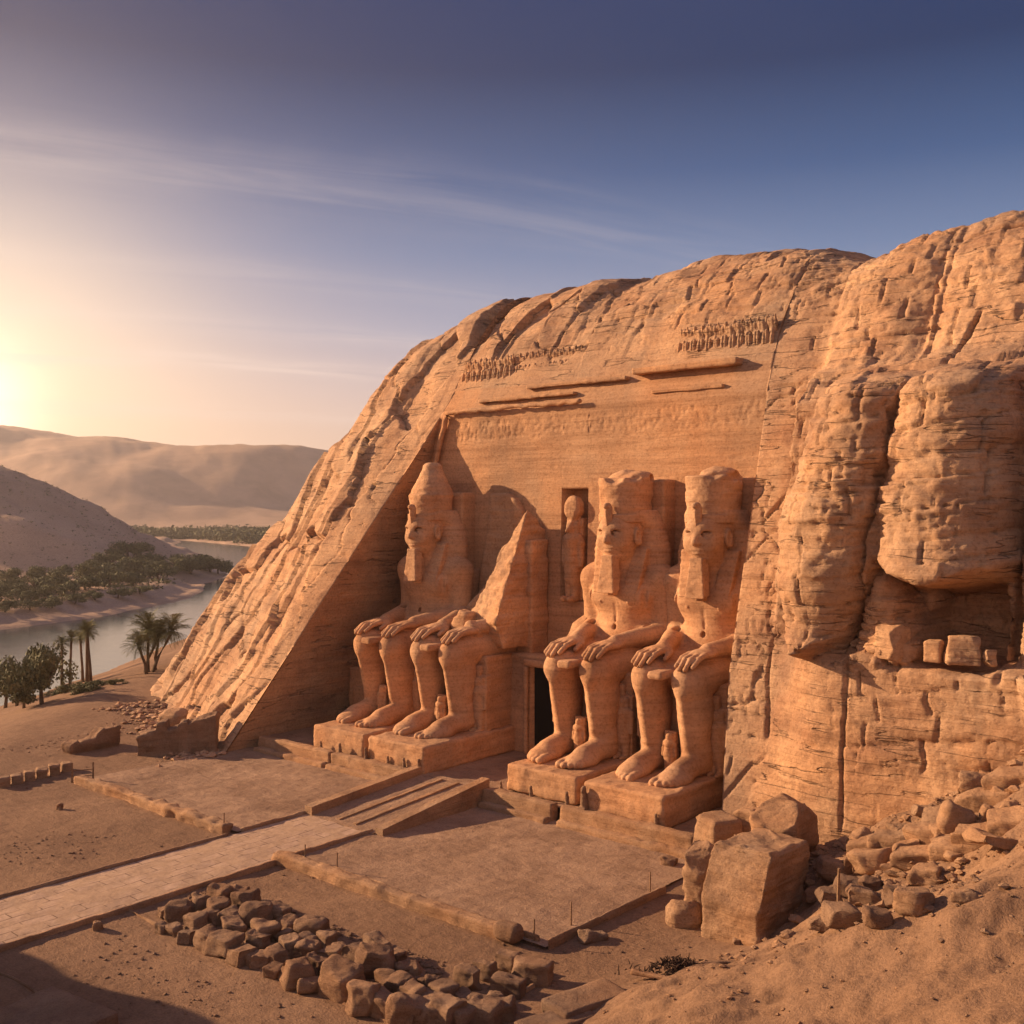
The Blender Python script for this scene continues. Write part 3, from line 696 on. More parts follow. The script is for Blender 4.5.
# ------------------------------------------------------------------ the four seated colossi
PY, PZ = 53.3, .9                      # front of the plinths, level of the terrace
AX = 11.2                              # body axis behind the plinth front
def sculpt_body(full=True):
    LX = 1.56
    S = Sculpt((-4.4, .6, 1.7), (4.4, 13.6, 19.9 if full else 11.6), .085)
    for sx in (-1, 1):
        x = LX*sx
        # shin, calf, knee, thigh
        S.cap((x, 5.35, 7.9), (x*.98, 6.0, 3.3), 1.06, .90, .2, (1, 1.08, 1))
        S.ell((x*1.03, 6.15, 6.1), (1.03, 1.15, 2.1), .4)
        S.cap((x, 4.25, 7.4), (x*.98, 5.05, 3.9), .22, .12, .5)
        S.ell((x, 5.0, 8.15), (1.0, .95, 1.05), .5)
        S.ell((x, 4.12, 8.1), (.5, .22, .55), .4)
        S.cap((x, 10.8, 8.3), (x, 5.3, 8.15), 1.40, 1.12, .3)
        # foot with toes
        S.cap((x, 6.2, 2.75), (x, 3.7, 2.5), .92, .70, .3, (1.0, 1, .95))
        S.ell((x*1.02, 3.4, 2.2), (1.02, 1.4, .58), .35)
        S.ell((x, 6.3, 3.2), (.9, 1.0, 1.3), .4)
        S.ell((x-.75*sx, 5.9, 3.7), (.28, .4, .4), .25); S.ell((x+.75*sx, 6.0, 3.6), (.28, .4, .4), .25)
        for t, (tx, ty, tr) in enumerate(((-.78, 1.45, .30), (-.32, 1.38, .235), (.08, 1.55, .22), (.44, 1.78, .20), (.76, 2.05, .18))):
            S.cap((x+tx*sx*.93, 3.3, 2.25), (x+tx*sx*.93, ty+.45, 2.10), tr*1.0, tr*.95, .045)
        # hand and fingers lying over the knee
        hx = x+.12*sx
        S.ell((hx, 6.6, 9.75), (.86, 1.15, .36), .25)
        for t, (tx, ty, tz) in enumerate(((-.62, 4.35, 9.15), (-.22, 4.02, 9.0), (.20, 4.05, 9.0), (.58, 4.35, 9.12))):
            S.cap((hx+tx*sx*.95, 6.0, 9.78), (hx+tx*sx, ty+.75, 9.62), .22, .20, .05)
            S.cap((hx+tx*sx, ty+.75, 9.62), (hx+tx*sx, ty, tz+.05), .20, .155, .05)
        S.cap((hx-.75*sx, 6.9, 9.65), (hx-1.05*sx, 5.7, 9.35), .22, .18, .08)
        # forearm, elbow
        S.cap((3.08*sx, 11.3, 10.3), (hx, 7.3, 9.9), .84, .52, .25)
        S.ell((3.15*sx, 11.5, 10.2), (.78, .9, .8), .3)
        if full:
            S.cap((3.18*sx, 11.5, 13.9), (3.2*sx, 11.6, 10.4), .95, .80, .3)
            S.ell((3.05*sx, 11.4, 14.05), (1.12, 1.15, 1.15), .4)
            S.cap((2.7*sx, 11.6, 14.6), (.7*sx, 11.4, 15.3), .75, 1.0, .4)
            S.ell((1.25*sx, 10.1, 12.9), (1.35, .62, .85), .3)
            S.cap((2.38*sx, 9.9, 13.4), (2.36*sx, 10.3, 10.5), .20, .28, .12, (1, 2.4, 1), True)
            S.ell((1.25*sx, 9.55, 12.5), (.09, .12, .09), .05)
    # lap: the kilt stretched between the thighs, with its hanging end
    S.box((0, 8.4, 8.35), (2.55, 2.6, .62), .4, .35)
    S.box((0, 4.75, 8.55), (.55, 1.4, .28), .2, .1)
    if full:
        S.ell((0, 11.2, 9.9), (2.35, 1.75, 1.6), .5)
        S.ell((0, 11.25, 11.2), (2.28, 1.5, 2.4), .6)
        S.ell((0, 11.3, 13.1), (2.95, 1.6, 2.3), .5)
        S.ell((0, 9.76, 10.6), (.20, .25, .24), .1, True)          # navel
        S.cap((0, 9.55, 12.3), (0, 9.85, 10.9), .03, .03, .25, (1,1,1), True)
        S.cap((-2.1, 9.75, 9.75), (2.1, 9.75, 9.75), .24, .24, .12)  # belt
        S.cap((0, 11.3, 14.4), (0, 10.9, 16.0), 1.35, 1.3, .35)
        # head
        S.ell((0, 11.0, 18.0), (1.75, 1.95, 2.1), .3)
        S.ell((0, 9.9, 17.5), (1.45, 1.4, 1.75), .25)
        S.ell((0, 9.9, 16.35), (1.12, 1.0, .95), .45)
        S.ell((0, 9.25, 15.85), (.5, .35, .36), .25)                # chin
        for sx in (-1, 1):
            S.ell((.62*sx, 8.86, 17.58), (.42, .26, .26), .16, True)  # socket
            S.ell((.62*sx, 9.02, 17.52), (.34, .24, .17), .05)        # eyeball
            S.cap((.30*sx, 8.68, 17.93), (1.02*sx, 8.98, 17.88), .11, .08, .12)   # brow
            S.cap((.36*sx, 8.78, 17.66), (.95*sx, 9.0, 17.60), .055, .04, .05)    # lid
            S.cap((.36*sx, 8.82, 17.37), (.95*sx, 9.03, 17.42), .045, .035, .05)
            S.ell((.80*sx, 9.22, 16.85), (.50, .42, .48), .3)         # cheek
            S.ell((1.66*sx, 10.15, 17.35), (.24, .38, .66), .05)      # ear
            S.ell((1.88*sx, 10.02, 17.42), (.16, .20, .38), .05, True)
            S.ell((1.80*sx, 10.2, 16.92), (.14, .2, .2), .06)
        S.cap((0, 8.75, 17.75), (0, 8.42, 17.05), .14, .21, .14)      # nose
        S.ell((0, 8.55, 16.95), (.30, .24, .17), .10)
        S.ell((0, 8.84, 16.50), (.50, .20, .11), .05); S.ell((0, 8.86, 16.27), (.44, .20, .12), .05)   # lips
        S.cap((-.5, 8.80, 16.385), (.5, 8.80, 16.385), .035, .035, .03, (1,1,1), True)
    return S.mesh('body', M_STATUE)

def sculpt_nemes():
    S = Sculpt((-3.5, 8.6, 12.6), (3.5, 13.4, 19.6), .085)
    def fn(X, Y, Z):
        t = np.clip((Z-15.0)/4.4, 0, 1)
        w = 3.28-1.22*np.clip((Z-16.2)/3.1, 0, 1)**1.3; yf = 10.7-1.2*np.clip((Z-17.9)/1.1, 0, 1)
        q = np.sqrt((np.abs(X)/w)**3.4+((Y-11.9)/(11.9-yf))**2*(Y < 11.9)+((Y-11.9)/1.2)**2*(Y >= 11.9))
        return np.maximum(np.maximum((q-1)*1.3, Z-19.25), 14.9-Z)
    S.put(fn, (-3.35, 9.4, 14.9), (3.35, 13.2, 19.3), 0)
    # face opening
    S.ell((0, 9.7, 17.0), (1.75, 1.75, 1.75), .08, True)
    S.box((0, 9.0, 16.2), (1.25, 1.6, 1.6), .3, .1, True)
    for sx in (-1, 1):
        S.ell((1.95*sx, 9.9, 17.3), (.62, .95, 1.05), .1, True)      # cut back round the ear
        def lap(X, Y, Z, sx=sx):
            w = .62+.0*Z; xc = sx*(1.32+.10*(Z-13))
            yc = 9.95+.28*(Z-13.2)
            return np.maximum(np.maximum(np.abs(X-xc)-w, np.abs(Y-yc)-.42), np.maximum(Z-16.5, 13.15-Z))*.8
        S.put(lap, (-2.6 if sx < 0 else .5, 9, 13.1), (-.5 if sx < 0 else 2.6, 11.6, 16.5), .12)
    # brow band
    def band(X, Y, Z):
        q = np.sqrt((X/1.93)**2+((Y-10.95)/2.02)**2)
        return np.maximum((q-1)*1.8, np.abs(Z-18.65)-.30)
    S.put(band, (-2.1, 8.8, 18.3), (2.1, 13, 19), .04)
    m = S.mesh('headdress', M_STATUE)
    # fine pleats
    n = len(m.vertices); P = np.zeros(n*3, np.float32); m.vertices.foreach_get('co', P); P = P.reshape(-1, 3)
    Nn = np.zeros(n*3, np.float32); m.vertex_normals.foreach_get('vector', Nn); Nn = Nn.reshape(-1, 3)
    P = P+Nn*(.022*np.sin(P[:,2]*14)*(P[:,2] < 18.2))[:, None]; m.vertices.foreach_set('co', P.ravel()); m.update()
    return m
def sculpt_crown(kind, seed):
    S = Sculpt((-2.9, 8.2, 18.5), (2.9, 14.0, 24.3), .085)
    rs = np.random.RandomState(seed)
    top = 20.6 if kind == 'tall' else 21.6
    def cyl(X, Y, Z):
        k = 1+.03*(Z-19)
        q = np.sqrt((X/(1.86*k))**2+((Y-11.05)/(1.9*k))**2)
        return np.maximum((q-1)*1.9, np.maximum(Z-top, 18.8-Z))
    S.put(cyl, (-2.4, 8.6, 18.8), (2.4, 13.4, top), .05)
    if kind == 'tall':
        def cone(X, Y, Z):
            t = np.clip((Z-20.5)/2.9, 0, 1); r = 1.9-1.12*(t*t*(3-2*t))**.8-.25*np.clip((t-.9)/.1, 0, 1)
            return np.maximum((np.sqrt(X**2+(Y-11.15)**2)-r)*.75, np.maximum(Z-23.35, 20.4-Z))
        S.put(cone, (-2.1, 9, 20.4), (2.1, 13.3, 23.35), .18)
    else:
        for i in range(9):
            a = rs.uniform(0, 6.28); q = rs.uniform(0, 1.1)
            S.ell((q*math.cos(a), 11.3+q*math.sin(a), top-.05+rs.uniform(0, .25)), (rs.uniform(.6, 1.3), rs.uniform(.6, 1.1), rs.uniform(.25, .6)), .2)
        for i in range(6):
            a = rs.uniform(0, 6.28)
            S.ell((2.1*math.cos(a), 11.05+2.1*math.sin(a), top), (rs.uniform(.4, .9), rs.uniform(.3, .7), rs.uniform(.2, .5)), .12, True)
    return rough(S.mesh('crown', M_STATUE), .05, 1.4, .05, seed)
def sculpt_beard():
    S = Sculpt((-1.1, 7.6, 12.4), (1.1, 10.4, 16.3), .07)
    def fn(X, Y, Z):
        t = (15.9-Z)/2.6; w = .48+.27*t; yc = 9.0-.22*t
        return np.maximum(np.maximum(np.abs(X)-w, np.abs(Y-yc)-.42), np.maximum(Z-15.95, 13.35-Z+.25*(Y-9)))*.85
    S.put(fn, (-.9, 8, 12.8), (.9, 9.8, 16), .0)
    # the web of stone joining the beard to the chest
    S.box((0, 9.7, 14.3), (.30, .7, 1.3), .1, .08)
    return rough(S.mesh('beard', M_STATUE), .03, 1.8, .02, 5)
def sculpt_uraeus():
    S = Sculpt((-.6, 8.0, 17.7), (.6, 9.6, 20.2), .06)
    S.cap((0, 8.85, 18.15), (0, 8.72, 19.3), .30, .38, .1, (1, .6, 1)); S.ell((0, 8.6, 19.55), (.27, .34, .24), .12)
    S.cap((0, 8.62, 18.1), (0, 8.5, 19.2), .07, .07, .05)
    return rough(S.mesh('cobra', M_STATUE), .03, 2, 0, 6)
def standing_figure(h=4.2, seed=0, name='carved_figure', falcon=False, disk=False):
    """small standing stone person with wig or falcon head, back to a slab; feet at 0"""
    k = h/4.2; S = Sculpt((-1.1*k, -.9*k, -.1), (1.1*k, .8*k, h*1.25), .05*k+.012)
    def c(a, b, r1, r2, q=.1): S.cap(tuple(v*k for v in a), tuple(v*k for v in b), r1*k, r2*k, q*k)
    for sx in (-1, 1):
        c((.24*sx, 0, .1), (.22*sx, -.02, 1.9), .24, .33); S.ell((.24*k*sx, -.3*k, .12*k), (.2*k, .42*k, .16*k), .08*k)
        c((.62*sx, .05, 2.95), (.66*sx, 0, 1.75), .19, .15); c((.42*sx, 0, 3.05), (.2*sx, 0, 3.15), .25, .2)
    c((0, 0, 1.2), (0, .02, 2.2), .42, .42, .2); c((0, .02, 2.2), (0, .02, 2.9), .38, .50, .2)
    S.ell((0, -.04*k, 3.55*k), (.30*k, .34*k, .40*k), .06*k)
    S.box((0, .12*k, 3.45*k), (.46*k, .26*k, .50*k), .2*k, .05*k)
    if falcon: S.cap((0, -.3*k, 3.55*k), (0, -.55*k, 3.42*k), .14*k, .05*k, .08*k)
    S.box((0, .45*k, 2.0*k), (.62*k, .30*k, 2.05*k), .05*k, .1*k)
    if disk: S.cap((0, -.02*k, 4.55*k), (0, .22*k, 4.55*k), .62*k, .62*k, .05*k, (1, .35, 1))
    return rough(S.mesh(name, M_CARVED), .035*k, 2, .02, seed)

BODY = sculpt_body(True); LEGS = sculpt_body(False)
NEMES = sculpt_nemes(); BEARD = sculpt_beard(); COBRA = sculpt_uraeus()
rough(NEMES, .018, 1.2, .01, 2)
FIG_SMALL = standing_figure(2.9, 3); FIG_TALL = standing_figure(4.6, 4)
def vary(m, seed, amp=.06, strata=.05):
    c = m.copy(); return rough(c, amp, .9, strata, seed, (seed*5.1, 0, 0))
def colossus(x, label, idx):
    torso = idx != 2
    root = empty('seated_colossus', (x, PY, PZ), label, 'statue', 'colossal seated statues of the temple front')
    kids = [('body', vary(BODY if torso else LEGS, 10+idx, .028, .022))]
    if torso: kids += [('headdress', vary(NEMES, 20+idx, .015, .008)), ('crown', sculpt_crown('tall' if idx == 1 else 'broken', 30+idx)), ('beard', BEARD), ('cobra', COBRA)]
    kids += [('plinth', rblock('plinth', (6.0, 14.0, {1: 1.95, 2: 2.0, 3: 1.85, 4: 2.0}[idx]), .14, M_CARVED, .16, .075, 1.1, 40+idx, 0, 0, .07))]
    for nm, m in kids:
        o = link(nm, m, root, ({1: .5, 2: .6, 3: .35, 4: -.05}[idx], {1: 7.1, 2: 6.8, 3: 7.5, 4: 6.85}[idx], .97) if nm == 'plinth' else (0, 0, 0))
    # throne: seat block, front slab between the legs, back slab up to the rock
    link('throne', rblock('throne', (6.3, 6.6, 5.9), .1, M_CARVED, .2, .05, .8, 50+idx, 0, 0, .08), root, (0, 10.45, 4.85))
    link('throne_front', rblock('throne_front', (5.5, .8, 5.2), .08, M_CARVED, .2, .05, 1, 60+idx, 0, 0, .05), root, (0, 7.1, 4.5))
    if torso:
        link('back_pillar', rblock('back_pillar', (4.7, 2.3, 13.6), .12, M_CARVED, .22, .05, .8, 70+idx, .0, 0, .07), root, (.25, 13.35, 14.7 if idx != 1 else 14.0))
        link('back_slab', rblock('back_slab', (7.2, 1.9, 5.6), .3, M_CARVED, .25, .08, .8, 75+idx, .05, 0, .05), root, (0, 13.2, 11.4))
    link('small_figure', FIG_SMALL, root, (0, 5.2, 1.9))
    for sx in (-1, 1): link('queen_figure', FIG_TALL, root, (2.65*sx, 6.75, 1.9))
    return root
c1 = colossus(-64.2, 'complete colossus in shadow beside the slanting side wall, with the tall pointed double crown', 1)
c2 = colossus(-57.4, 'broken colossus without head or torso, only legs, lap and hands left', 2)
c3 = colossus(-43.8, 'complete colossus right of the doorway, chipped flat crown, next to the tall niche', 3)
c4 = colossus(-36.4, 'complete colossus at the right end beside the rock pillar, lumpy broken crown top', 4)

def hull(name, pts, mat, res=.5, amp=.1, fr=.8, seed=0, strata=.04):
    """convex rock piece through the given corners, subdivided and weathered"""
    import bmesh
    bm = bmesh.new()
    for p in pts: bm.verts.new(p)
    r = bmesh.ops.convex_hull(bm, input=bm.verts); bmesh.ops.delete(bm, geom=[v for v in bm.verts if not v.link_faces], context='VERTS')
    bmesh.ops.triangulate(bm, faces=bm.faces)
    for it in range(7):
        long = [e for e in bm.edges if e.calc_length() > res]
        if not long: break
        bmesh.ops.subdivide_edges(bm, edges=long, cuts=1); bmesh.ops.triangulate(bm, faces=[f for f in bm.faces if len(f.verts) > 3])
    bmesh.ops.smooth_vert(bm, verts=bm.verts, factor=.5, use_axis_x=True, use_axis_y=True, use_axis_z=True)
    bmesh.ops.recalc_face_normals(bm, faces=bm.faces)
    m = bpy.data.meshes.new(name); bm.to_mesh(m); bm.free(); m.materials.append(mat)
    m.polygons.foreach_set('use_smooth', [True]*len(m.polygons)); m.update()
    return rough(m, amp, fr, strata, seed)
def loc(p, x=-57.4): return (p[0]-x, p[1]-PY, p[2]-PZ)
# the upright shard of the broken second colossus
tip = (-54.0, 65.2, 20.3)
shard = [tip, (-54.6, 67.2, 18.4), (-53.5, 67.4, 18.0), (-53.5, 61.6, 9.2), (-53.5, 67.4, 9.0), (-53.8, 61.0, 11.4), (-57.9, 62.0, 11.0), (-58.5, 65.3, 13.6), (-57.2, 67.3, 13.8), (-57.0, 63.0, 8.9), (-56.2, 66.9, 17.0)]
link('torso_shard', hull('torso_shard', [loc(p) for p in shard]+[loc((-55.6, 63.2, 14.6)), loc((-56.4, 63.0, 12.6))], M_CARVED, .2, .15, .9, 3, .10), c2)
# left over backs of the body and the crown on the wall
def plate(name, outline, y0, y1, parent, seed=0):
    S = Sculpt(loc((min(p[0] for p in outline)-.5, y0-.4, min(p[1] for p in outline)-.5)), loc((max(p[0] for p in outline)+.5, y1+.3, max(p[1] for p in outline)+.5)), .13)
    P = np.array([(p[0]+57.4, p[1]-PZ) for p in outline])
    def fn(X, Y, Z):
        X2, Z2 = np.broadcast_arrays(X, Z); X2, Z2 = X2[:, 0, :], Z2[:, 0, :]
        d = np.full(X2.shape, 1e9); ins = np.zeros(X2.shape, bool)
        for i in range(len(P)):
            a, b = P[i], P[(i+1) % len(P)]; e = b-a; wx, wz = X2-a[0], Z2-a[1]
            t = np.clip((wx*e[0]+wz*e[1])/(e@e), 0, 1); d = np.minimum(d, np.hypot(wx-t*e[0], wz-t*e[1]))
            cnd = ((a[1] > Z2) != (b[1] > Z2)); 
            with np.errstate(divide='ignore', invalid='ignore'): xi = e[0]*(Z2-a[1])/(e[1] if e[1] else 1e-9)+a[0]
            ins ^= cnd & (X2 < xi)
        sd = np.where(ins, -d, d)[:, None, :]
        yc, yh = (y0+y1)/2-PY, (y1-y0)/2
        return np.maximum(sd, np.abs(Y-yc)-yh)
    S.put(fn, S.lo, S.lo+S.n*S.h, 0)
    link(name, rough(S.mesh(name, M_CARVED), .09, .9, .06, seed), parent)
plate('back_pillar', [(-60.9,9),(-60.6,14),(-59.6,18.5),(-59.2,21.6),(-57.6,21.6),(-56.6,21.2),(-55.9,20.2),(-55.4,19.2),(-53.7,18.6),(-53.4,9)], 66.45, 67.6, c2, 4)
plate('torso_remnant', [(-60.5,8.5),(-60.3,12.0),(-59.0,13.2),(-57.9,14.2),(-57.2,15.6),(-56.6,16.8),(-55.6,17.6),(-53.1,17.8),(-53.1,8.5)], 64.6, 66.8, c2, 5)
for i, (x, y, z, s) in enumerate(((-57.4, 61.3, 11.2, (1.7,1.5,1.7)), (-58.6, 62.2, 10.7, (1.3,1.2,1.2)), (-55.6, 60.6, 10.7, (1.5,1.4,1.1)))):
    link('loose_block', rblock('loose_block', s, .3, M_CARVED, .14, .1, 1, 80+i, .1, 5), c2, loc((x, y, z)), (.3*i, .2, .7*i))
# fragment beside the forearm of the third figure
link('arm_fragment', hull('arm_fragment', [(-4.0,8.6,9.2),(-2.9,8.3,9.6),(-4.6,10.6,10.6),(-3.4,11.5,11.6),(-3.3,11.0,9.2),(-4.2,11.6,9.3)], M_CARVED, .25, .08, 1, 8), c3)

# ------------------------------------------------------------------ doorway, niche, mouldings
dw = empty('temple_doorway', (XC, 63.3, PZ), 'tall dark rectangular doorway with plain jambs between the two pairs of colossi', 'doorway')
for sx, w in ((-1, .35), (1, .35)):
    link('door_jamb', rblock('door_jamb', (w, .3, 6.9), .05, M_CARVED, .2, .03, 1, 90+sx, 0, 0, .04), dw, ((DOOR[0] if sx < 0 else DOOR[1])-XC+sx*(w/2+.02), -.12, 3.4))
link('lintel', rblock('lintel', (3.6, .3, .5), .06, M_CARVED, .2, .03, 1, 93, 0, 0, .04), dw, ((DOOR[0]+DOOR[1])/2-XC, -.1, 7.2))
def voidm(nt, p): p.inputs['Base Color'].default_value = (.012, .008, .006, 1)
lf = MB(); lf.box((0, 0, 0), ((DOOR[1]-DOOR[0])/2-.004, .06, (DOOR[2]-PZ)/2)); link('doorway_shade_panel', lf.mesh('doorway_shade_panel', material('doorway_shade', voidm)), dw, ((DOOR[0]+DOOR[1])/2-XC, .75, (DOOR[2]-PZ)/2))  # dark panel added in the opening; its near-black colour stands for interior shade
ng = link('falcon_god_statue', standing_figure(6.9, 9, 'falcon_god_statue', True, True), None, ((NICHE[0]+NICHE[1])/2, FY+.35, 12.85), label='worn standing god with falcon head and round sun disk inside the tall niche', category='statue'); ng.scale = (.8, 1, 1)

tor = empty('facade_moulding', (XC, FY, 28.9), 'rounded carved moulding framing the top and left side of the temple front', 'moulding')
b = MB()
def wob(a, b_, n, k, seed):
    a, b_ = Vector(a), Vector(b_)
    return [a.lerp(b_, i/n)+Vector((0, k*float(vnoise(i*.7, seed, 0)), k*float(vnoise(i*.7, seed, 5)))) for i in range(n+1)]
b.tube([Vector(p)-Vector((XC, FY, 28.9)) for p in wob((-65.0, 67.0, 28.9), (-50.0, 67.05, 28.9), 40, .10, 1)], [.19+.05*float(vnoise(i*.6, 0, 0)) for i in range(41)], 8)
link('top_roll', b.mesh('top_roll', M_CARVED, True), tor)
b = MB(); b.tube([Vector(p)-Vector((XC, FY, 28.9)) for p in wob((-65.0, 67.1, 28.7), (-66.6, 66.6, 22.5), 24, .06, 2)], .24, 8)
link('side_roll', b.mesh('side_roll', M_CARVED, True), tor)
for i, (x0, x1, z, dep, hgt, seed) in enumerate(((-56.5, -46.3, 30.6, 1.0, .36, 1), (-45.6, -36.5, 31.0, 1.4, .62, 2), (-43.6, -37.4, 29.2, .8, .36, 3), (-61.5, -51, 29.7, .7, .3, 5))):
    o = link('cornice', rblock('cornice', (x1-x0, dep*.85, hgt*.85), .03, M_CARVED, .14, .06, 1.2, 100+seed, 0, 0, .05), None, ((x0+x1)/2, FY+1.15+(.75 if z > 30 else .1), z), (0, 0, 0))
    o['category'] = 'cornice'; o['group'] = 'worn cornice ledges above the colossi'
    o['label'] = ['long broken cornice ledge in the middle of the facade top', 'thick projecting cornice ledge under the right row of baboons', 'short broken cornice ledge above the right end colossus', 'thin cornice ledge below the left row of baboons'][i]
# rows of worn baboons
def baboon_mesh(seed):
    rs = np.random.RandomState(seed); S = Sculpt((-.6, -.7, -.1), (.6, .7, 2.6), .075)
    h = rs.uniform(.8, 1.1)
    S.cap((0, .15, .1), (0, .2, 1.3*h), .40, .30, .2); S.ell((0, .0, 1.6*h), (.25, .28, .3), .2)
    for sx in (-1, 1):
        S.cap((.28*sx, -.2, .1), (.25*sx, -.3, .75), .17, .15, .1); S.cap((.33*sx, 0, 1.2*h), (.33*sx, -.3, 1.85*h), .10, .08, .2)
    return rough(S.mesh('baboon_carving', M_CLIFF), .10, 1.3, 0, seed)
BAB = [baboon_mesh(s) for s in range(4)]
k = 0
for x0, x1, n, lab in ((-65.3, -52.4, 20, 'left'), (-42.6, -34.6, 12, 'right')):
    for i in range(n):
        x = x0+(x1-x0)*(i+.5)/n
        if lab == 'left' and i > 8: fade = .25+.5*(i-8)/11
        else: fade = 0
        z = 31.6+.02*(x+65); y = 49.8+(z+.5)/1.63+.12+fade*.7
        link('baboon_carving', BAB[k % 4], None, (x, y, z), (R(-14), 0, R((k*37) % 11-5)), category='carving', group='eroded baboon carvings in the %s row' % lab,
             label='small eroded baboon carving in the %s frieze row under the cliff top' % lab).scale = (.9, 1.2, 1.25)
        k += 1
# small offering chapel in the dark corner by the first colossus
ch = empty('corner_chapel', (-70.6, 63.2, PZ), 'small stone chapel front with framed panel in the dark left corner', 'chapel')
link('wall', rblock('wall', (3.4, 2.6, 5.2), .1, M_CARVED, .25, .06, .8, 120, 0, 0, .06), ch, (0, 0, 2.5))
link('frame', rblock('frame', (2.2, .3, 3.2), .05, M_CARVED, .2, .02, .8, 121), ch, (.2, -1.4, 1.9))
# ------------------------------------------------------------------ terrace, ramp, court walls, causeway
def heightsheet(name, x0, x1, y0, y1, fn, mat, res=.2, **kw):
    nx, ny = int((x1-x0)/res)+2, int((y1-y0)/res)+2
    X, Y = np.meshgrid(np.linspace(x0, x1, nx), np.linspace(y0, y1, ny))
    Z = fn(X, Y); V = np.stack([X, Y, Z], -1).reshape(-1, 3)
    o = link(name, mesh(name, V, grid_faces(ny, nx), mat), **kw)
    if o.data.polygons[0].normal.z < 0: o.data.flip_normals()
    return o
heightsheet('terrace', -73.9, -30.6, 53.0, 73, lambda X, Y: PZ+.04*fbm(X/1.5, Y/1.5, 0, 4, 5)-.0*X, M_COURT, .25, kind='structure')
# causeway: one paved sheet a little above the sand
def pave_mat():
    def b(nt, p):
        pos = mapping(nt, (1, 1, 1), (0, 0, R(90)))
        br = nt.nodes.new('ShaderNodeTexBrick'); nn = noise_node(nt, mapping(nt, (1,1,1)), .9, 3)
        br.inputs['Scale'].default_value = 1.0; br.inputs['Brick Width'].default_value = 1.5; br.inputs['Row Height'].default_value = .8
        br.inputs['Mortar Size'].default_value = .035; br.inputs['Color1'].default_value = (.50,.335,.235,1); br.inputs['Color2'].default_value = (.43,.285,.195,1); br.inputs['Mortar'].default_value = (.20,.125,.08,1)
        va = nt.nodes.new('ShaderNodeVectorMath'); va.operation = 'ADD'; nz = nt.nodes.new('ShaderNodeTexNoise'); nz.inputs['Scale'].default_value = .6
        sv = nt.nodes.new('ShaderNodeVectorMath'); sv.operation = 'SCALE'; sv.inputs[3].default_value = .35
        nt.links.new(nz.outputs[1], sv.inputs[0]); nt.links.new(pos, va.inputs[0]); nt.links.new(sv.outputs[0], va.inputs[1]); nt.links.new(va.outputs[0], br.inputs[0])
        c = mixn(nt, ramp_node(nt, nn, [(.42, 0.0), (.56, 1.0)]), br.outputs[0], (.44,.29,.19))
        c = mixn(nt, .7, c, ramp_node(nt, noise_node(nt, mapping(nt, (1,1,1)), 2.2, 8, .7), [(.34, (.74,.70,.67)), (.62, (1.08,1.07,1.06))]), 'MULTIPLY')
        nt.links.new(c, p.inputs['Base Color'])
        bump(nt, p, [(br.outputs[1], -.5, .06), (noise_node(nt, mapping(nt, (1,1,1)), 3, 8, .65), .5, .08)])
    return material('causeway_paving', b)
heightsheet('causeway', -54.5, -48.6, -12, 43.2, lambda X, Y: gz(X, Y)*0+.20+.03*fbm(X/1.1, Y/1.1, 0, 3, 9)-.04*np.abs(X+51.5)/3, pave_mat(), .22, kind='structure')
# quadrants of levelled floor on both sides of the causeway
def quad(name, x0, x1, y0, y1): heightsheet(name, x0, x1, y0, y1, lambda X, Y: .13+.045*fbm(X/2.2, Y/2.2, 0, 5, 19)+.02*fbm(X/.5, Y/.5, 0, 3, 20), M_COURT, .16, kind='structure')
quad('court_floor', -48.3, -29.6, 37.0, 52.6); quad('court_floor', -74.5, -54.8, 37.9, 52.6)
def edge_kerb(name, a, b_, w, h, seed, label, cat='kerb', group=None, mat=None, z=None, amp=.05, cuts=0, res=.14):
    a, b_ = Vector(a), Vector(b_); L = (b_-a).length; m = (a+b_)/2; rz = math.atan2(b_.y-a.y, b_.x-a.x)
    zb = g1(m.x, m.y) if z is None else z
    return link(name, rblock(name, (L, w, h+.3), min(.1, h*.3, w*.3), mat or M_WALL, res, amp, 1.3, seed, 0, cuts, .02), None, (m.x, m.y, zb+h/2-.15), (0, 0, rz), label=label, category=cat, group=group)
edge_kerb('path_kerb', (-54.7, 1), (-54.7, 37.2), .2, .30, 201, 'dark thin kerb along the far side of the paved causeway', group='kerbs along the causeway')
edge_kerb('path_kerb', (-48.45, 1), (-48.45, 36.2), .2, .28, 202, 'dark thin kerb along the near side of the paved causeway', group='kerbs along the causeway')
edge_kerb('path_kerb', (-54.7, 38.2), (-54.7, 43.4), .28, .34, 203, 'short kerb piece between causeway and left court floor', group='kerbs along the causeway')
edge_kerb('path_kerb', (-48.45, 37.4), (-48.45, 43.4), .28, .34, 204, 'short kerb piece between causeway and right court floor', group='kerbs along the causeway')
edge_kerb('court_wall', (-74.2, 37.5), (-55.3, 37.6), .75, .62, 205, 'low rough stone wall edging the left court, running to the causeway', 'low wall', 'low edge walls of the courts', amp=.13, res=.12)
edge_kerb('court_wall', (-48.9, 36.5), (-31.6, 36.75), .7, .55, 206, 'long low rounded wall edging the near side of the right court', 'low wall', 'low edge walls of the courts', amp=.09, res=.12)
dr = link('column_drum', rblock('column_drum', (1.5, .9, .9), .38, M_STONE, .1, .04, 1.5, 207), None, (-31.5, 36.6, .5), (0, 0, .1), label='short broken column drum lying at the end of the low court wall', category='column drum')
edge_kerb('edge_board', (-48.0, 37.15), (-30.2, 37.3), .10, .30, 208, 'long thin pale board on edge along the near side of the right court', 'board', 'thin edge boards of the right court', z=.12)
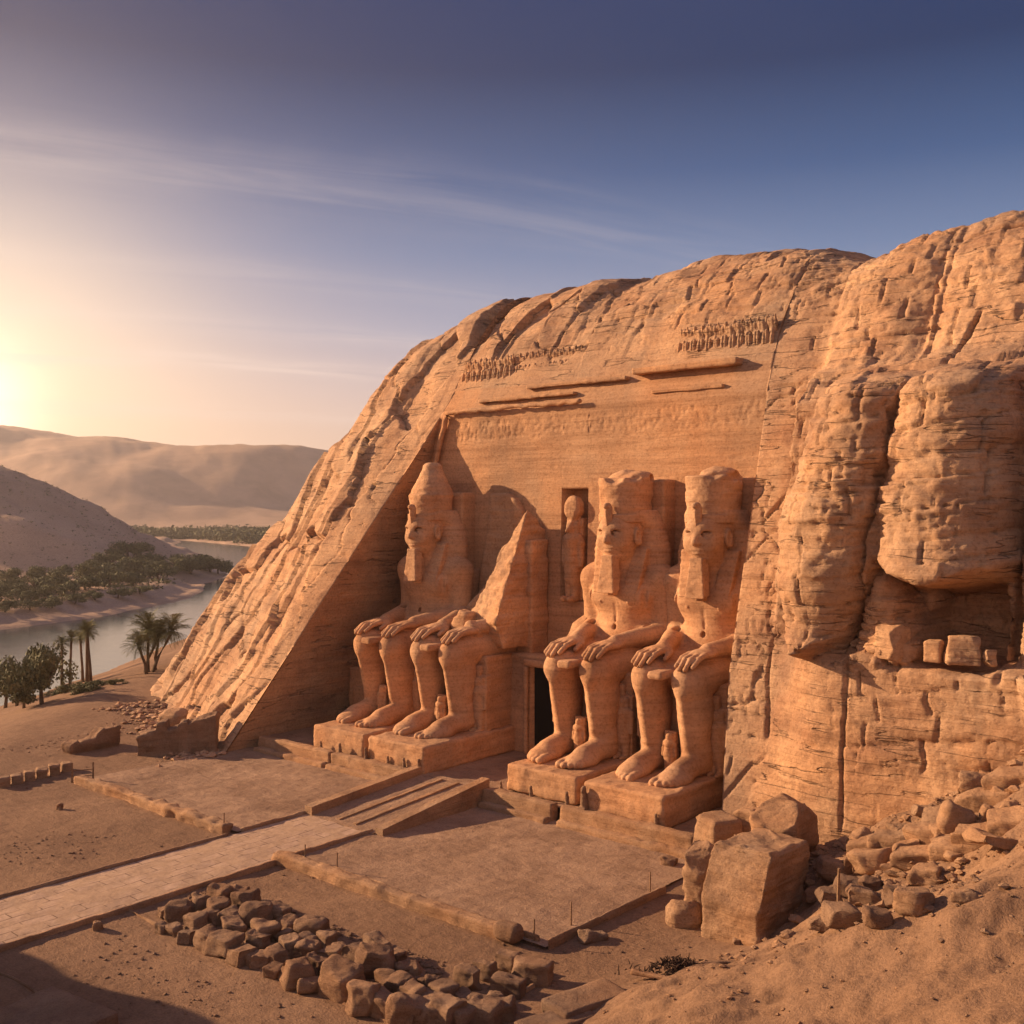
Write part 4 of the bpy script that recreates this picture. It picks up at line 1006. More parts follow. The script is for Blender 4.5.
edge_kerb('edge_board', (-29.6, 37.2), (-29.2, 46.6), .10, .30, 209, 'thin pale board running from the court corner towards the rubble', 'board', 'thin edge boards of the right court', z=.12)
# front wall of the terrace
def twall(x0, x1, seed, label, h=1.25, y=52.55):
    r_ = empty('terrace_wall', ((x0+x1)/2, y, 0), label, 'low wall', 'low retaining walls in front of the colossi')
    link('wall_face', rblock('wall_face', (x1-x0, .8, h+.4), .1, M_WALL, .16, .07, 1.1, seed, 0, 0, .05), r_, (0, .1, h/2-.2))
    link('footing', rblock('footing', (x1-x0-.2, .7, .75), .1, M_WALL, .16, .09, 1.1, seed+1, 0, 0, .03), r_, (0, -.55, .1))
twall(-72.6, -63.4, 211, 'left piece of low terrace wall in front of the shaded colossus')
twall(-63.2, -54.6, 213, 'terrace wall piece between the ramp and the shaded colossus')
twall(-47.3, -41.3, 215, 'terrace wall piece just right of the ramp, ending at a broken gap')
twall(-40.6, -30.9, 217, 'long terrace wall piece below the right end colossus')
# ramp with two side walls and two raised strips
def ramp():
    r_ = empty('entrance_ramp', (-51.0, 48, 0), 'sloping stone ramp with side walls leading up to the terrace', 'ramp')
    def prism(name, x0, x1, pts, mat):
        m = MB(); n = len(pts); v = [(x0+51, p[0]-48, p[1]) for p in pts]+[(x1+51, p[0]-48, p[1]) for p in pts]
        m.poly(v, [tuple(range(n)), tuple(range(n, 2*n))[::-1]]+[(i, i+n, (i+1) % n+n, (i+1) % n) for i in range(n)])
        import bmesh
        me = m.mesh(name, mat); bm = bmesh.new(); bm.from_mesh(me); bmesh.ops.triangulate(bm, faces=bm.faces)
        for _ in range(6):
            e = [e for e in bm.edges if e.calc_length() > .35]
            if not e: break
            bmesh.ops.subdivide_edges(bm, edges=e, cuts=1); bmesh.ops.triangulate(bm, faces=[f for f in bm.faces if len(f.verts) > 3])
        bmesh.ops.recalc_face_normals(bm, faces=bm.faces); bm.to_mesh(me); bm.free(); rough(me, .03, 1.2, 0, 8)
        link(name, me, r_)
    prism('ramp_floor', -53.9, -48.0, [(43.0, -.3), (43.0, .22), (53.6, 1.0), (53.6, -.3)], M_COURT)
    prism('side_wall', -54.6, -53.9, [(43.0, -.3), (43.0, .75), (53.2, 1.55), (53.2, -.3)], M_WALL)
    prism('side_wall', -48.0, -47.3, [(43.2, -.3), (43.2, .55), (53.0, 1.75), (53.0, -.3)], M_WALL)
    prism('raised_strip', -51.9, -51.6, [(43.4, 0), (43.4, .34), (52.9, 1.06), (52.9, .2)], M_WALL)
    prism('raised_strip', -50.3, -50.0, [(43.4, 0), (43.4, .34), (52.9, 1.06), (52.9, .2)], M_WALL)
ramp()
# small worn falcon figures on the terrace edge
def falcon(seed):
    S = Sculpt((-.4, -.4, -.1), (.4, .4, 1.5), .05)
    S.cap((0, .03, .15), (0, 0, .75), .24, .20, .1); S.ell((0, -.05, 1.0), (.16, .19, .18), .08); S.cap((0, -.2, .98), (0, -.27, .9), .06, .03, .04); S.box((0, 0, .08), (.28, .3, .14), .03, .04)
    return rough(S.mesh('falcon_figure', M_STONE), .035, 3, 0, seed)
FAL = [falcon(1), falcon(2)]
desc = ['at the far left end of the terrace wall in shadow', 'in front of the shaded plinth', 'at the gap between the two left plinths', 'left of the broken colossus plinth centre', 'in front of the broken colossus plinth', 'near the top left corner of the ramp',
        'near the top right corner of the ramp', 'left in front of the third colossus plinth', 'right in front of the third colossus plinth', 'standing tallest between the two right plinths', 'in front of the right end plinth']
for i, px in enumerate((321, 340, 366, 388, 404, 419, 501, 531, 567, 584, 656)):
    p = atY(px, 800, 52.95); o = link('falcon_figure', FAL[i % 2], None, (p.x, 52.95, PZ+.15), (0, 0, .1*(i % 3)), category='figure', group='small worn falcon figures on the terrace edge', label='small worn falcon figure ' + desc[i])
    s = 1.35 if i == 9 else .62+.12*(i % 3); o.scale = (s*.8, s*.8, s)

# ------------------------------------------------------------------ stones
def stone_obj(px, py, wpx, name, label, cat, group=None, seed=0, hk=.75, dk=.85, rz=None, mat=None, cuts=6, rr=.24, z=None, sink=.12, lump=.09, tilt=.15, amp=.10):
    p = hit(px, py); zz = p.z
    d = -SN*p.x+CS*p.y; w = wpx*d/F_PX; rs = np.random.RandomState(seed)
    if z is not None: zz = z
    s = (w*1.05, w*dk*rs.uniform(.85, 1.15), w*hk*rs.uniform(.85, 1.15))
    p = Vector((p.x, p.y, 0))+Vector((-SN, CS, 0))*w*.25
    m = rblock(name, s, min(s)*rr, mat or M_STONE, max(w/16, .05), amp*max(w, .5), 1.3/max(w, .4), seed, rs.uniform(0, .12), cuts, 0, lump)
    return link(name, m, None, (p.x, p.y, zz+s[2]*(.5-sink)), (rs.uniform(-tilt, tilt), rs.uniform(-tilt, tilt), TH+(rs.uniform(-.6, .6) if rz is None else rz)), label=label, category=cat, group=group)
A = [(112,180,45),(105,235,42),(165,185,75),(145,240,50),(195,270,60),(235,160,75),(300,128,70),(365,122,62),(225,225,82),(272,205,58),(298,178,80),(380,150,95),(405,180,60),(262,285,85),(338,205,65),(345,240,78),(320,300,98),(425,200,95),(375,335,85),(430,285,68),(455,255,92),
     (510,185,78),(520,262,55),(540,225,62),(615,250,92),(545,305,68),(412,340,62),(447,350,62),(500,345,82),(488,385,55),(560,400,105),(605,285,62),(600,318,72),(670,280,62),(678,330,72),(722,310,58),(630,368,70),(620,435,74),(685,385,70),(775,350,100),
     (835,325,98),(712,445,112),(828,378,125),(905,350,80),(790,500,132),(870,415,72),(868,515,100),(942,540,112),(912,440,88),(955,395,80),(988,412,52),(978,480,82)]
Bq = [(18,262,78),(70,290,52),(118,298,56),(45,345,82),(20,408,95),(150,335,82),(128,372,82),(100,408,85),(170,420,105),(62,415,70),(222,350,70),(288,405,90),(345,398,72),(205,415,90),(262,372,60),(325,352,50)]
front = 0
for i, (zx, zy, w) in enumerate(A):
    px, py = 130+zx*.293, 860+(zy+w*.22)*.293; w = min(w, 112)*1.1
    big = w > 108
    lab = 'rough rounded sandstone block in the long heap of rubble in the foreground court'
    if i == 1: lab = 'small rounded stone at the far left tip of the long rubble heap'
    if i == 7: lab = 'flat stone at the back left top of the long rubble heap'
    if i == 44: lab = 'largest rounded block at the front edge in the middle of the long rubble heap'
    if i == 40: lab = 'upright pointed block on the back edge of the long rubble heap'
    if i == 24: lab = 'reddish boulder on the back edge of the long rubble heap, alone by its shadow'
    stone_obj(px, py, w*.293, 'rubble_block', lab, 'stone block', 'stone blocks of the long foreground heap', 300+i, .66 if not big else .8, .8, rz=-.55+.25*((i*7)%5-2), sink=.06, cuts=3, rr=.16, lump=.05)
for i, (zx, zy, w) in enumerate(Bq):
    stone_obj(400+zx*.293, 900+(zy+w*.18)*.293, w*.293*1.2, 'rubble_block', 'rough sandstone block in the near right end of the rubble heap at the picture bottom', 'stone block', 'stone blocks of the near heap end', 400+i, .66, .85, rz=-.55+.25*((i*7)%5-2), sink=.06, cuts=3, rr=.16, lump=.05)
sq = [(232,300,92,'cut square block at the left of the squared blocks behind the heap'),(290,268,90,'cut square block behind and between others at the heap end'),(365,238,78,'highest upright cut block at the back of the squared blocks'),(372,325,112,'front cut cube of the squared blocks at the heap end'),(452,285,140,'longest rectangular cut block at the right of the heap end')]
for i, (zx, zy, w, lab) in enumerate(sq):
    stone_obj(400+zx*.293, 900+zy*.293, w*.293, 'cut_block', lab, 'stone block', 'squared blocks at the heap end', 430+i, .55 if i > 2 else .7, .55, rz=-.75+.1*i, cuts=1, rr=.1, tilt=.04, lump=.02, sink=.05)
# stepping slabs right of the heap
for i, (px, py, wx, wy, h, lab) in enumerate(((586, 1000, 3.3, 1.6, .55, 'upper flat slab of the L shaped stone step at the bottom of the picture'), (556, 1019, 3.0, 1.5, .4, 'lower flat slab of the L shaped stone step at the bottom of the picture'))):
    p = at(px, py, .4); link('step_slab', rblock('step_slab', (wx, wy, h), .08, M_STONE, .12, .05, 1.2, 440+i), None, (p.x, p.y, g1(p.x, p.y)+.12), (0, 0, TH+.62), label=lab, category='slab', group='flat step slabs')
ks = at(545, 982); edge_kerb('edge_board', at(498, 1006), at(553, 972), .16, .18, 441, 'thin worn board beside the squared blocks', 'board')
edge_kerb('edge_board', at(339, 1001), at(388, 1023), .10, .14, 442, 'thin pale board in front of the heap near the bottom edge', 'board')
edge_kerb('edge_board', at(128, 908), at(160, 925), .10, .12, 443, 'thin pale board left of the rubble heap tip', 'board')
# single stones about the court
for i, (px, py, w, lab) in enumerate(((97, 929, 9, 'small upright stone alone in the sand below the causeway'), (59, 808, 6, 'tiny upright stone alone in the left sand field'), (119, 911, 7, 'small stone at the causeway edge near the heap'), (131, 907, 6, 'small pale stone beside the board by the heap'),
        (272, 862, 7, 'pale knob stone at the corner of the right court wall'), (588, 941, 20, 'low flat broken block on the sand right of the court corner'), (601, 939, 14, 'dark rounded stone against the low flat broken block'), (670, 866, 17, 'small block below the end of the terrace wall'),
        (366, 877, 5, 'small dark round stone on the right court floor'), (486, 925, 5, 'small dark round stone on the low court wall'), (186, 741, 14, 'rounded stone at the foot of the slanting cliff edge'), (160, 748, 16, 'low stone in front of the left ruined wall'))):
    stone_obj(px, py, w, 'loose_stone', lab, 'stone', None, 450+i, 1.1 if i < 2 else .6, .8, cuts=5)
# broken statue piece: the large squared boulder and its neighbours
def placed(name, px, py, size, rz, label, cat, seed, group=None, z=0, cuts=1, rr=.25, mat=None, amp=.06, taper=.05, strata=.05, res=.16, lump=.02, tilt=(0,0), cr=1.0):
    p = at(px, py, z); g = max(g1(p.x, p.y), z)
    return link(name, rblock(name, size, rr, mat or M_WALL, res*.75, amp, cr, seed, taper, cuts, strata*1.6, lump), None, (p.x, p.y, g+size[2]/2-.25), (tilt[0], tilt[1], rz), label=label, category=cat, group=group)
placed('fallen_block', 757, 931, (3.1, 4.8, 4.3), -.08, 'huge squared fallen block with vertical inscribed face at the foot of the cliff', 'stone block', 501, cuts=2, rr=.2, amp=.09, res=.09)
fb_ = bpy.data.objects['fallen_block'].data
def inscribe(m):
    k = len(m.vertices); P = np.zeros(k*3, np.float32); m.vertices.foreach_get('co', P); P = P.reshape(-1, 3); Nn = np.zeros(k*3, np.float32); m.vertex_normals.foreach_get('vector', Nn); Nn = Nn.reshape(-1, 3)
    b_, c_ = voro(P[:,0]/.33, P[:,2]/.42, 3); front = sst(-Nn[:,1], .75, .95)
    col = np.abs(((P[:,0]+.2)/.95) % 1-.5); d = -.09*((c_ > .45) & (b_ > .15))-.10*(col > .46)-.10*np.exp(-((P[:,2]-.9)/.05)**2)
    side = sst(Nn[:,0], .7, .95); crackl = -.16*np.exp(-((P[:,1]-.5-.2*np.sin(P[:,2]*1.3))/.06)**2)*side-.18*np.exp(-((P[:,0]+1.25-.25*P[:,2]*.3)/.05)**2)*front
    P = P+Nn*(d*front+crackl)[:, None]; m.vertices.foreach_set('co', P.astype(np.float32).ravel()); m.update()
inscribe(fb_)
placed('fallen_block', 785, 900, (2.4, 4.2, 4.4), .05, 'rounded half of the split fallen block, on its right side', 'stone block', 502, cuts=3, rr=.7, amp=.12)
placed('fallen_block', 699, 914, (1.5, 2.2, 4.0), .2, 'upright rounded leg shaped stone left of the huge fallen block', 'stone block', 503, cuts=3, rr=.6, amp=.12, taper=.25)
placed('fallen_block', 684, 922, (2.0, 1.7, 1.5), .5, 'low rounded boulder at the left foot of the fallen block', 'stone block', 504, cuts=5, rr=.7, amp=.12, taper=.3)
placed('fallen_block', 718, 872, (2.4, 2.1, 3.3), -.5, 'squared stone leaning behind the fallen block by the terrace wall', 'stone block', 505, cuts=2, rr=.25, taper=.1)
placed('fallen_block', 757, 872, (3.6, 2.8, 3.3), .1, 'dark topped boulder behind the huge fallen block', 'stone block', 506, cuts=5, rr=.9, amp=.15, taper=.2)
for i, (px, py, w, lab) in enumerate(((716, 938, 10, 'small stone in front of the leg shaped stone'), (738, 943, 9, 'small round stone at the front foot of the huge fallen block'), (700, 921, 18, 'broken lump at the foot of the leg shaped stone'))):
    stone_obj(px, py, w, 'loose_stone', lab, 'stone', None, 520+i, .6, .8)
# rubble on the right slope (pixel of the foot, width in pixels)
RB = [(833,905,30),(851,893,26),(822,930,24),(845,925,36),(866,903,34),(880,925,26),(838,880,34),(862,872,30),(900,905,26),(815,900,22),(872,890,22)]
for i, (px, py, w) in enumerate(RB):
    stone_obj(px, py, w, 'pit_boulder', 'shaded boulder in the hollow between the fallen block and the rubble slope', 'boulder', 'boulders in the shaded hollow', 530+i, .6, .8, cuts=7, mat=M_STONE)
SB = [(928,880,32,.55,.8,'pale flat boulder lying on the rubble slope right of the hollow'),(917,908,34,.7,.9,'rounded ribbed boulder half buried at the lip of the hollow'),(862,842,26,.5,.8,'flat block in the row at the top of the rubble slope'),(886,846,28,.5,.8,'second flat block of the row on top of the rubble slope'),
      (912,852,30,.5,.7,'cracked block at the right end of the row'),(878,868,52,.42,.5,'long squared beam like block lying across the slope'),(944,836,20,.8,.8,'small dark cavity block near the middle of the slope'),(962,832,36,.8,.9,'large knobbly boulder in the upper rubble slope'),
      (975,795,30,.8,.8,'pale boulder close to the cliff near the right edge'),(1000,846,48,.3,.9,'broad tilted pale slab near the right edge'),(992,818,17,.8,.8,'egg shaped stone at the right edge'),(1012,814,20,.8,.8,'rounded stone at the right frame edge'),(981,824,11,.6,.8,'small pale stone between two round stones'),
      (1003,798,18,.7,.8,'small stone high on the rubble slope'),(968,900,26,.3,.6,'flat chip below the tilted slab'),(955,858,16,.6,.8,'stone under the knobbly boulder'),(940,852,14,.6,.8,'little stone beside the cracked block'),(900,832,20,.6,.8,'rough stone at the cliff foot above the row'),(925,815,18,.6,.8,'rough stone wedged against the cliff foot')]
for i, (px, py, w, hk, dk, lab) in enumerate(SB):
    stone_obj(px, py, w, 'slope_boulder', lab, 'boulder', 'boulders on the rubble slope', 560+i, hk, dk, mat=M_WALL, cuts=6, sink=.25, tilt=.3)
for i, (px, py, s_, lab) in enumerate(((934, 657, (.95, .9, 1.15), 'small squared block at the left on the ledge under the great overhang'), (962, 658, (1.7, 1.3, 1.5), 'largest rounded block on the ledge under the great overhang'), (953, 640, (.9, .8, .6), 'little block lying behind the others under the great overhang'), (988, 656, (.7, .6, .9), 'small upright stone at the right end of the ledge under the overhang'), (893, 652, (1.5, 1.4, 1.9), 'broken block leaning on the rock left of the dark recess'))):
    q = atY(px, py, 57.0); link('ledge_block', rblock('ledge_block', s_, .14, M_CLIFF, .08, .06, 1.2, 660+i, .08, 3, .03), None, (q.x, 57.0+.3*(i % 2), 12.0+s_[2]*.45), (0, 0, .3*i), label=lab, category='stone block', group='blocks on the ledge under the overhang')
for i, (px, py, w_, d_, h_, rz) in enumerate(((868,846,2.0,1.2,.7,.1),(896,842,2.2,1.1,.8,.05),(926,836,1.8,1.2,.9,-.1),(950,820,2.4,1.4,.8,.1),(985,800,2.6,1.5,.9,.15),(1012,782,2.4,1.5,.9,.1),(880,862,2.8,1.2,.8,.0),(915,858,2.0,1.3,.7,.2),(960,846,2.4,1.6,.6,.15),(990,836,3.0,1.8,.6,.05),(1018,822,2.4,1.8,.7,.2),(850,862,1.6,1.1,.7,.1))):
    q = hit(px, py); link('ledge_stone', rblock('ledge_stone', (w_, d_, h_), .10, M_WALL, .09, .09, 1.2, 680+i, .06, 3, .04), None, (q.x, q.y, q.z+h_*.12), (.12, -.22, rz), label='angular stone slab embedded in the layered upper rubble slope below the cliff', category='slab', group='slabs embedded in the rubble slope')
rs = np.random.RandomState(5)
# pebbles and small debris nobody could count
def debris(name, n, fn, smin_, smax_, mat, seed):
    rs = np.random.RandomState(seed); V, Fc = [], []
    base = np.array([(1,0,0),(-1,0,0),(0,1,0),(0,-1,0),(0,0,1),(0,0,-1),(.6,.6,.5),(-.6,.6,.5),(.6,-.6,.5),(-.6,-.6,.5)], float)
    import bmesh
    bm = bmesh.new(); [bm.verts.new(p) for p in base]; bmesh.ops.convex_hull(bm, input=bm.verts); bmesh.ops.triangulate(bm, faces=bm.faces)
    bm.verts.ensure_lookup_table(); bf = np.array([[v.index for v in f.verts] for f in bm.faces]); bv = np.array([v.co[:] for v in bm.verts]); bm.free()
    pts = fn(rs, n); zz = gz(pts[:,0], pts[:,1]); s = smin_*(smax_/smin_)**(rs.rand(len(pts))**2.6); s = s*(1-.72*(1-sst(pts[:,1], 30, 45)) if name == 'slope_rubble' else 1)
    an = rs.rand(len(pts))*6.28; b_ = 0
    jit = 1+.35*rs.normal(size=(len(pts), len(bv), 3))*.6
    P = bv[None]*jit*s[:, None, None]*np.array([1, .8, .55]); ca, sa = np.cos(an)[:, None], np.sin(an)[:, None]
    V = np.stack([P[..., 0]*ca-P[..., 1]*sa+pts[:, 0:1], P[..., 0]*sa+P[..., 1]*ca+pts[:, 1:2], P[..., 2]+zz[:, None]+s[:, None]*.2], -1)
    Fc = bf[None]+(np.arange(len(pts))*len(bv))[:, None, None]
    link(name, mesh(name, V.reshape(-1, 3), Fc.reshape(-1, 3), mat, False), kind='stuff')
def slope_pts(rs, n):
    x = rs.uniform(-27, -2, n*3); y = rs.uniform(14, 55.2, n*3); keep = gz(x, y, False) > .5
    w = rs.rand(n*3) < (.18+.82*sst(y, 34, 46)*sst(fbm(x/5, y/5, 0, 2, 77), -.5, .5)); return np.stack([x, y], -1)[keep & w][:n]
debris('slope_rubble', 6500, slope_pts, .035, .42, M_WALL, 31)
def court_pts(rs, n):
    x = rs.uniform(-90, -24, n*2); y = rs.uniform(16, 60, n*2); f = fbm(x/6, y/6, 0, 3, 78)
    keep = (rs.rand(n*2) < sst(f, -.2, .9)) & ~((x > -54.6) & (x < -48.4)) & ~((y > 52.5) & (x > -73)); return np.stack([x, y], -1)[keep][:n]
debris('court_pebbles', 14000, court_pts, .02, .12, M_STONE, 32)
def foot_pts(rs, n):
    t = rs.rand(n); x = -73.5-t*27+rs.normal(0, .8, n); y = 49.2+t*9.2+rs.normal(0, 1.4, n)-1.5; return np.stack([x, y], -1)
debris('cliff_foot_rubble', 1600, foot_pts, .06, .55, M_CLIFF, 33)
def heap_pts(rs, n):
    a, b_, c_ = at(158, 926), at(395, 1018), at(545, 980)
    t = rs.rand(n)[:, None]; s = rs.normal(0, .09, n)[:, None]; a, b_, c_ = [np.array(v)[:2] for v in (a, b_, c_)]
    up = np.array(at(250, 900))[:2]-np.array(at(210, 945))[:2]
    return a+(b_-a)*t*1.1+up*(rs.rand(n)[:, None]*1.15-.05)
debris('heap_chips', 2200, heap_pts, .04, .26, M_STONE, 34)

# ------------------------------------------------------------------ ruined walls at the left
def ruin(name, a, b_, w, h0, h1, seed, label, n=14):
    a, b_ = Vector(a), Vector(b_); L = (b_-a).length; rz = math.atan2(b_.y-a.y, b_.x-a.x)
    m = rblock(name, (L, w, 1), .12, M_STONE, .11, 0, 1, seed)
    k = len(m.vertices); P = np.zeros(k*3, np.float32); m.vertices.foreach_get('co', P); P = P.reshape(-1, 3)
    t = P[:,0]/L+.5; hh = h0+(h1-h0)*t+.38*fbm(np.floor(t*L/.8)*.7+.3*t*L, seed, 0, 3, seed); P[:,2] = (P[:,2]+.5)*(hh+.4)-.4
    m.vertices.foreach_set('co', P.ravel()); m.update(); rough(m, .15, 1.0, .14, seed)
    return link(name, m, None, ((a.x+b_.x)/2, (a.y+b_.y)/2, 0), (0, 0, rz), label=label, category='ruined wall', group='ruined walls at the left of the cliff')
ruin('ruined_wall', (-79.4, 45.3), (-75.3, 50.2), 2.0, 1.9, 3.1, 601, 'taller ruined wall block with a squared end against the cliff foot')
ruin('ruined_wall', at(66, 752), at(117, 742), 1.3, .7, 1.9, 602, 'low crumbling wall left of the taller ruined wall block')
for i in range(6):
    placed('kerb_block', 4+i*12.5, 785-i*3.3, (1.05, .8, .95), -.35, 'squared block in the short row at the left frame edge', 'stone block', 610+i, 'row of squared blocks at the left', rr=.12, cuts=1, res=.12)
placed('ledge_stone', 190, 742, (2.6, 1.3, 1.1), .3, 'low ledge stone at the foot of the cliff beside the ruined wall', 'stone block', 620, cuts=3)
placed('round_boulder', 174, 722, (2.6, 2.0, 1.6), .3, 'rounded boulder lying behind the taller ruined wall', 'boulder', 621, cuts=3, rr=.6, z=1.2)
# small rocky ridges where the slanting cliff meets the sand
link('rock_fin', hull('rock_fin', [(-103,61,-3),(-97,57.5,-3),(-99.8,63,4.0),(-97.5,66,6.5),(-106,68,-3),(-96,70,-3),(-96,66,6.0),(-101.5,62.5,1.6)], M_CLIFF, .6, .4, .35, 12, .12), label='low ribbed rock fin at the left foot of the cliff', category='rock')
link('rock_fin', hull('rock_fin', [(-109,64,-3),(-103,60,-3),(-104.5,66,1.6),(-102,69,3.5),(-110,71,-3),(-101,72,-3)], M_CLIFF, .6, .3, .35, 13, .12), label='lowest rock ridge running from the cliff into the sand', category='rock')

# ------------------------------------------------------------------ posts, boards, brush, wires
def wood(nt, p): nt.links.new(ramp_node(nt, noise_node(nt, mapping(nt, (2, 2, 12)), 2, 4), [(.3, (.16,.09,.05)), (.7, (.34,.21,.12))]), p.inputs['Base Color'])
M_WOOD = material('old_wood', wood)
def brushm(nt, p): p.inputs['Base Color'].default_value = (.055, .03, .02, 1)
M_BRUSH = material('dry_brush', brushm)
pb = MB(); pb.tube([(0, 0, -.1), (0, .01, .5), (.02, 0, 1.0)], [.045, .04, .035], 6); POST = pb.mesh('rope_post', M_WOOD)
for i, (px, py, lab) in enumerate(((337, 872, 'thin post at the near left of the right court'), (305, 863, 'thin post close to the corner knob stone'), (534, 942, 'thin post at the near corner of the right court'), (571, 925, 'thin post on the board right of the near corner'), (650, 893, 'thin post at the far right of the right court'), (224, 830, 'thin post at the causeway end of the left court wall'))):
    p = at(px, py); o = link('rope_post', POST, None, (p.x, p.y, g1(p.x, p.y)+.1), label=lab, category='post', group='thin posts round the courts'); o.scale = (1, 1, 1.1)
p = at(838, 962, 1.3); link('wooden_stake', POST, None, (p.x, p.y, g1(p.x, p.y)), (.05, .03, 0), label='lone wooden stake on the sand slope right of the fallen block', category='stake').scale = (1.5, 1.5, 1.9)
for i, (px, py) in enumerate(((72, 781), (93, 780))):
    p = at(px, py); link('gate_post', POST, None, (p.x, p.y, 0), label='dark thin post of the small gate, %s one' % ('left' if i == 0 else 'right'), category='post', group='gate posts at the left court wall').scale = (1.8, 1.8, 1.5)
gb = MB(); a_, b_ = at(72, 781), at(93, 780); gb.tube([(a_.x, a_.y, .9), (b_.x, b_.y, .95)], .035, 5); gb.tube([(a_.x, a_.y, .5), (b_.x, b_.y, .5)], .03, 5)
link('gate_rail', gb.mesh('gate_rail', M_WOOD), label='thin double rail between the two small gate posts', category='rail')
def brush():
    p = at(678, 976, .35); g = g1(p.x, p.y); r_ = np.random.RandomState(8); m = MB()
    for i in range(420):
        c = Vector((r_.normal(0, .75), r_.normal(0, .38), 0)); c.z = max(0, .55-.45*(c.x/1.1)**2-.8*c.y*c.y)*r_.rand()
        dv = Vector((r_.normal(), r_.normal(), abs(r_.normal())*.8)).normalized()*r_.uniform(.12, .34)
        m.tube([c, c+dv*.5+Vector((0,0,r_.uniform(-.04,.04))), c+dv], [r_.uniform(.02, .045), .03, .012], 4, False)
    link('brush_pile', m.mesh('brush_pile', M_BRUSH), None, (p.x, p.y, g), (0, 0, TH), label='heap of dark dry twigs on the sand in front of the fallen block', category='brush pile')
    q = at(654, 983, .3); link('loose_board', rblock('loose_board', (2.0, .3, .16), .04, M_WALL, .1, .02, 2, 630), None, (q.x, q.y, g1(q.x, q.y)+.15), (0, 0, TH-.45), label='short pale board lying left of the brush pile', category='board')
    q = at(712, 972, .4); link('loose_board', rblock('loose_board', (2.6, .22, .14), .04, M_STONE, .1, .02, 2, 631), None, (q.x, q.y, g1(q.x, q.y)+.12), (0, 0, TH+.05), label='long dark board lying right of the brush pile', category='board')
brush()
cb = MB(); cp = [at(x, y, .06) for x, y in ((-8, 968), (12, 975), (30, 985), (46, 998), (58, 1008), (64, 1018), (66, 1030))]; cb.tube(cp, .05, 5)
link('ground_cable', cb.mesh('ground_cable', M_STONE), label='thin curved cable lying on the shaded sand in the bottom left corner', category='cable')
p = at(66, 1026); link('stone_platform', rblock('stone_platform', (4.2, 3.0, 1.0), .08, M_STONE, .15, .04, 1.2, 640), None, (p.x, p.y-.6, .3), (0, 0, .15), label='dark low stone platform cut by the bottom edge at the left corner', category='platform')

# ------------------------------------------------------------------ trees
def leafm(name, c1, c2):
    def b(nt, p):
        oi = nt.nodes.new('ShaderNodeNewGeometry')
        nt.links.new(ramp_node(nt, noise_node(nt, mapping(nt, (1,1,1)), 1.2, 3), [(.35, c1), (.65, c2)]), p.inputs['Base Color']); p.inputs['Roughness'].default_value = .7
    return material(name, b)
M_LEAF = leafm('dark_foliage', (.085,.085,.036), (.17,.155,.065)); M_PALM = leafm('palm_foliage', (.10,.10,.035), (.20,.18,.07)); M_BARK = rock_mat('bark', (.22,.15,.09), (.16,.10,.06), (.10,.06,.04), .1, 1, False, 3)
def crown_mesh(seed, n=2600, rx=4.2, rz=3.2):
    r_ = np.random.RandomState(seed); C = []
    for i in range(13): C.append((r_.normal(0, rx*.42), r_.normal(0, rx*.42), r_.uniform(-.5, 1)*rz*.55, r_.uniform(.28, .55)*rx))
    V = []; F_ = []
    for i in range(n):
        c = C[r_.randint(len(C))]; d = r_.normal(size=3); d /= np.linalg.norm(d); q = c[3]*(r_.rand()**.35)
        p = np.array(c[:3])+d*q*np.array([1, 1, .8]); a = r_.normal(size=3); a /= np.linalg.norm(a); b = np.cross(a, d); b /= max(np.linalg.norm(b), 1e-3)
        s = r_.uniform(.16, .38); k = len(V); V += [p-a*s, p+b*s*.6, p+a*s, p-b*s*.6]; F_.append((k, k+1, k+2, k+3))
    return mesh('crown', np.array(V), np.array(F_), M_LEAF, False)
def trunk_mesh(h, r, seed):
    r_ = np.random.RandomState(seed); m = MB(); m.tube([(0,0,-.5), (r_.normal(0,.15), 0, h*.5), (r_.normal(0,.3), r_.normal(0,.3), h)], [r*1.3, r, r*.6], 7)
    for i in range(6):
        a = i*1.05+r_.rand(); m.tube([(0, 0, h*.5), (math.cos(a)*1.1, math.sin(a)*1.1, h*.95), (math.cos(a)*2.2, math.sin(a)*2.2, h*1.35)], [r*.5, r*.35, r*.15], 5)
    return m.mesh('trunk', M_BARK, True)
CR = [crown_mesh(s) for s in range(4)]; TR = [trunk_mesh(3.2, .28, s) for s in range(3)]
def tree(x, y, s, i, label, group, h=3.6, sz=1.0):
    z = g1(x, y); r_ = empty('tree', (x, y, z), label, 'tree', group, i*1.3)
    r_.scale = (s, s, s*sz); link('trunk', TR[i % 3], r_); link('crown', CR[i % 4], r_, (0, 0, h))
rs = np.random.RandomState(12)
fb = [(-5,598,1.3),(8,592,1.2),(22,600,1.1),(35,590,1.3),(48,597,1.15),(60,585,1.3),(72,593,1.15),(85,588,1.3),(97,580,1.4),(110,585,1.2),(122,577,1.6),(133,584,1.3),(143,575,1.5),(150,568,1.35),(158,578,1.2),(168,572,1.15),(178,570,1.3),(190,572,1.45),(200,568,1.3),(210,570,1.4),(218,572,1.0),(118,596,.8),(30,608,.9),(5,610,1.0),(52,606,.9),(75,602,.85),(95,598,.8),(140,592,.7),
      (15,580,1.1),(40,578,1.1),(66,575,1.0),(90,570,1.1),(112,566,1.2),(128,556,1.3),(140,555,1.2)]
for i, (px, py, s) in enumerate(fb):
    p = hit(px, py); tree(p.x, p.y, s*(-SN*p.x+CS*p.y)/330*.95, i, 'dark round bushy tree in the belt along the far river bank', 'trees of the far river bank', 2.6, .8)
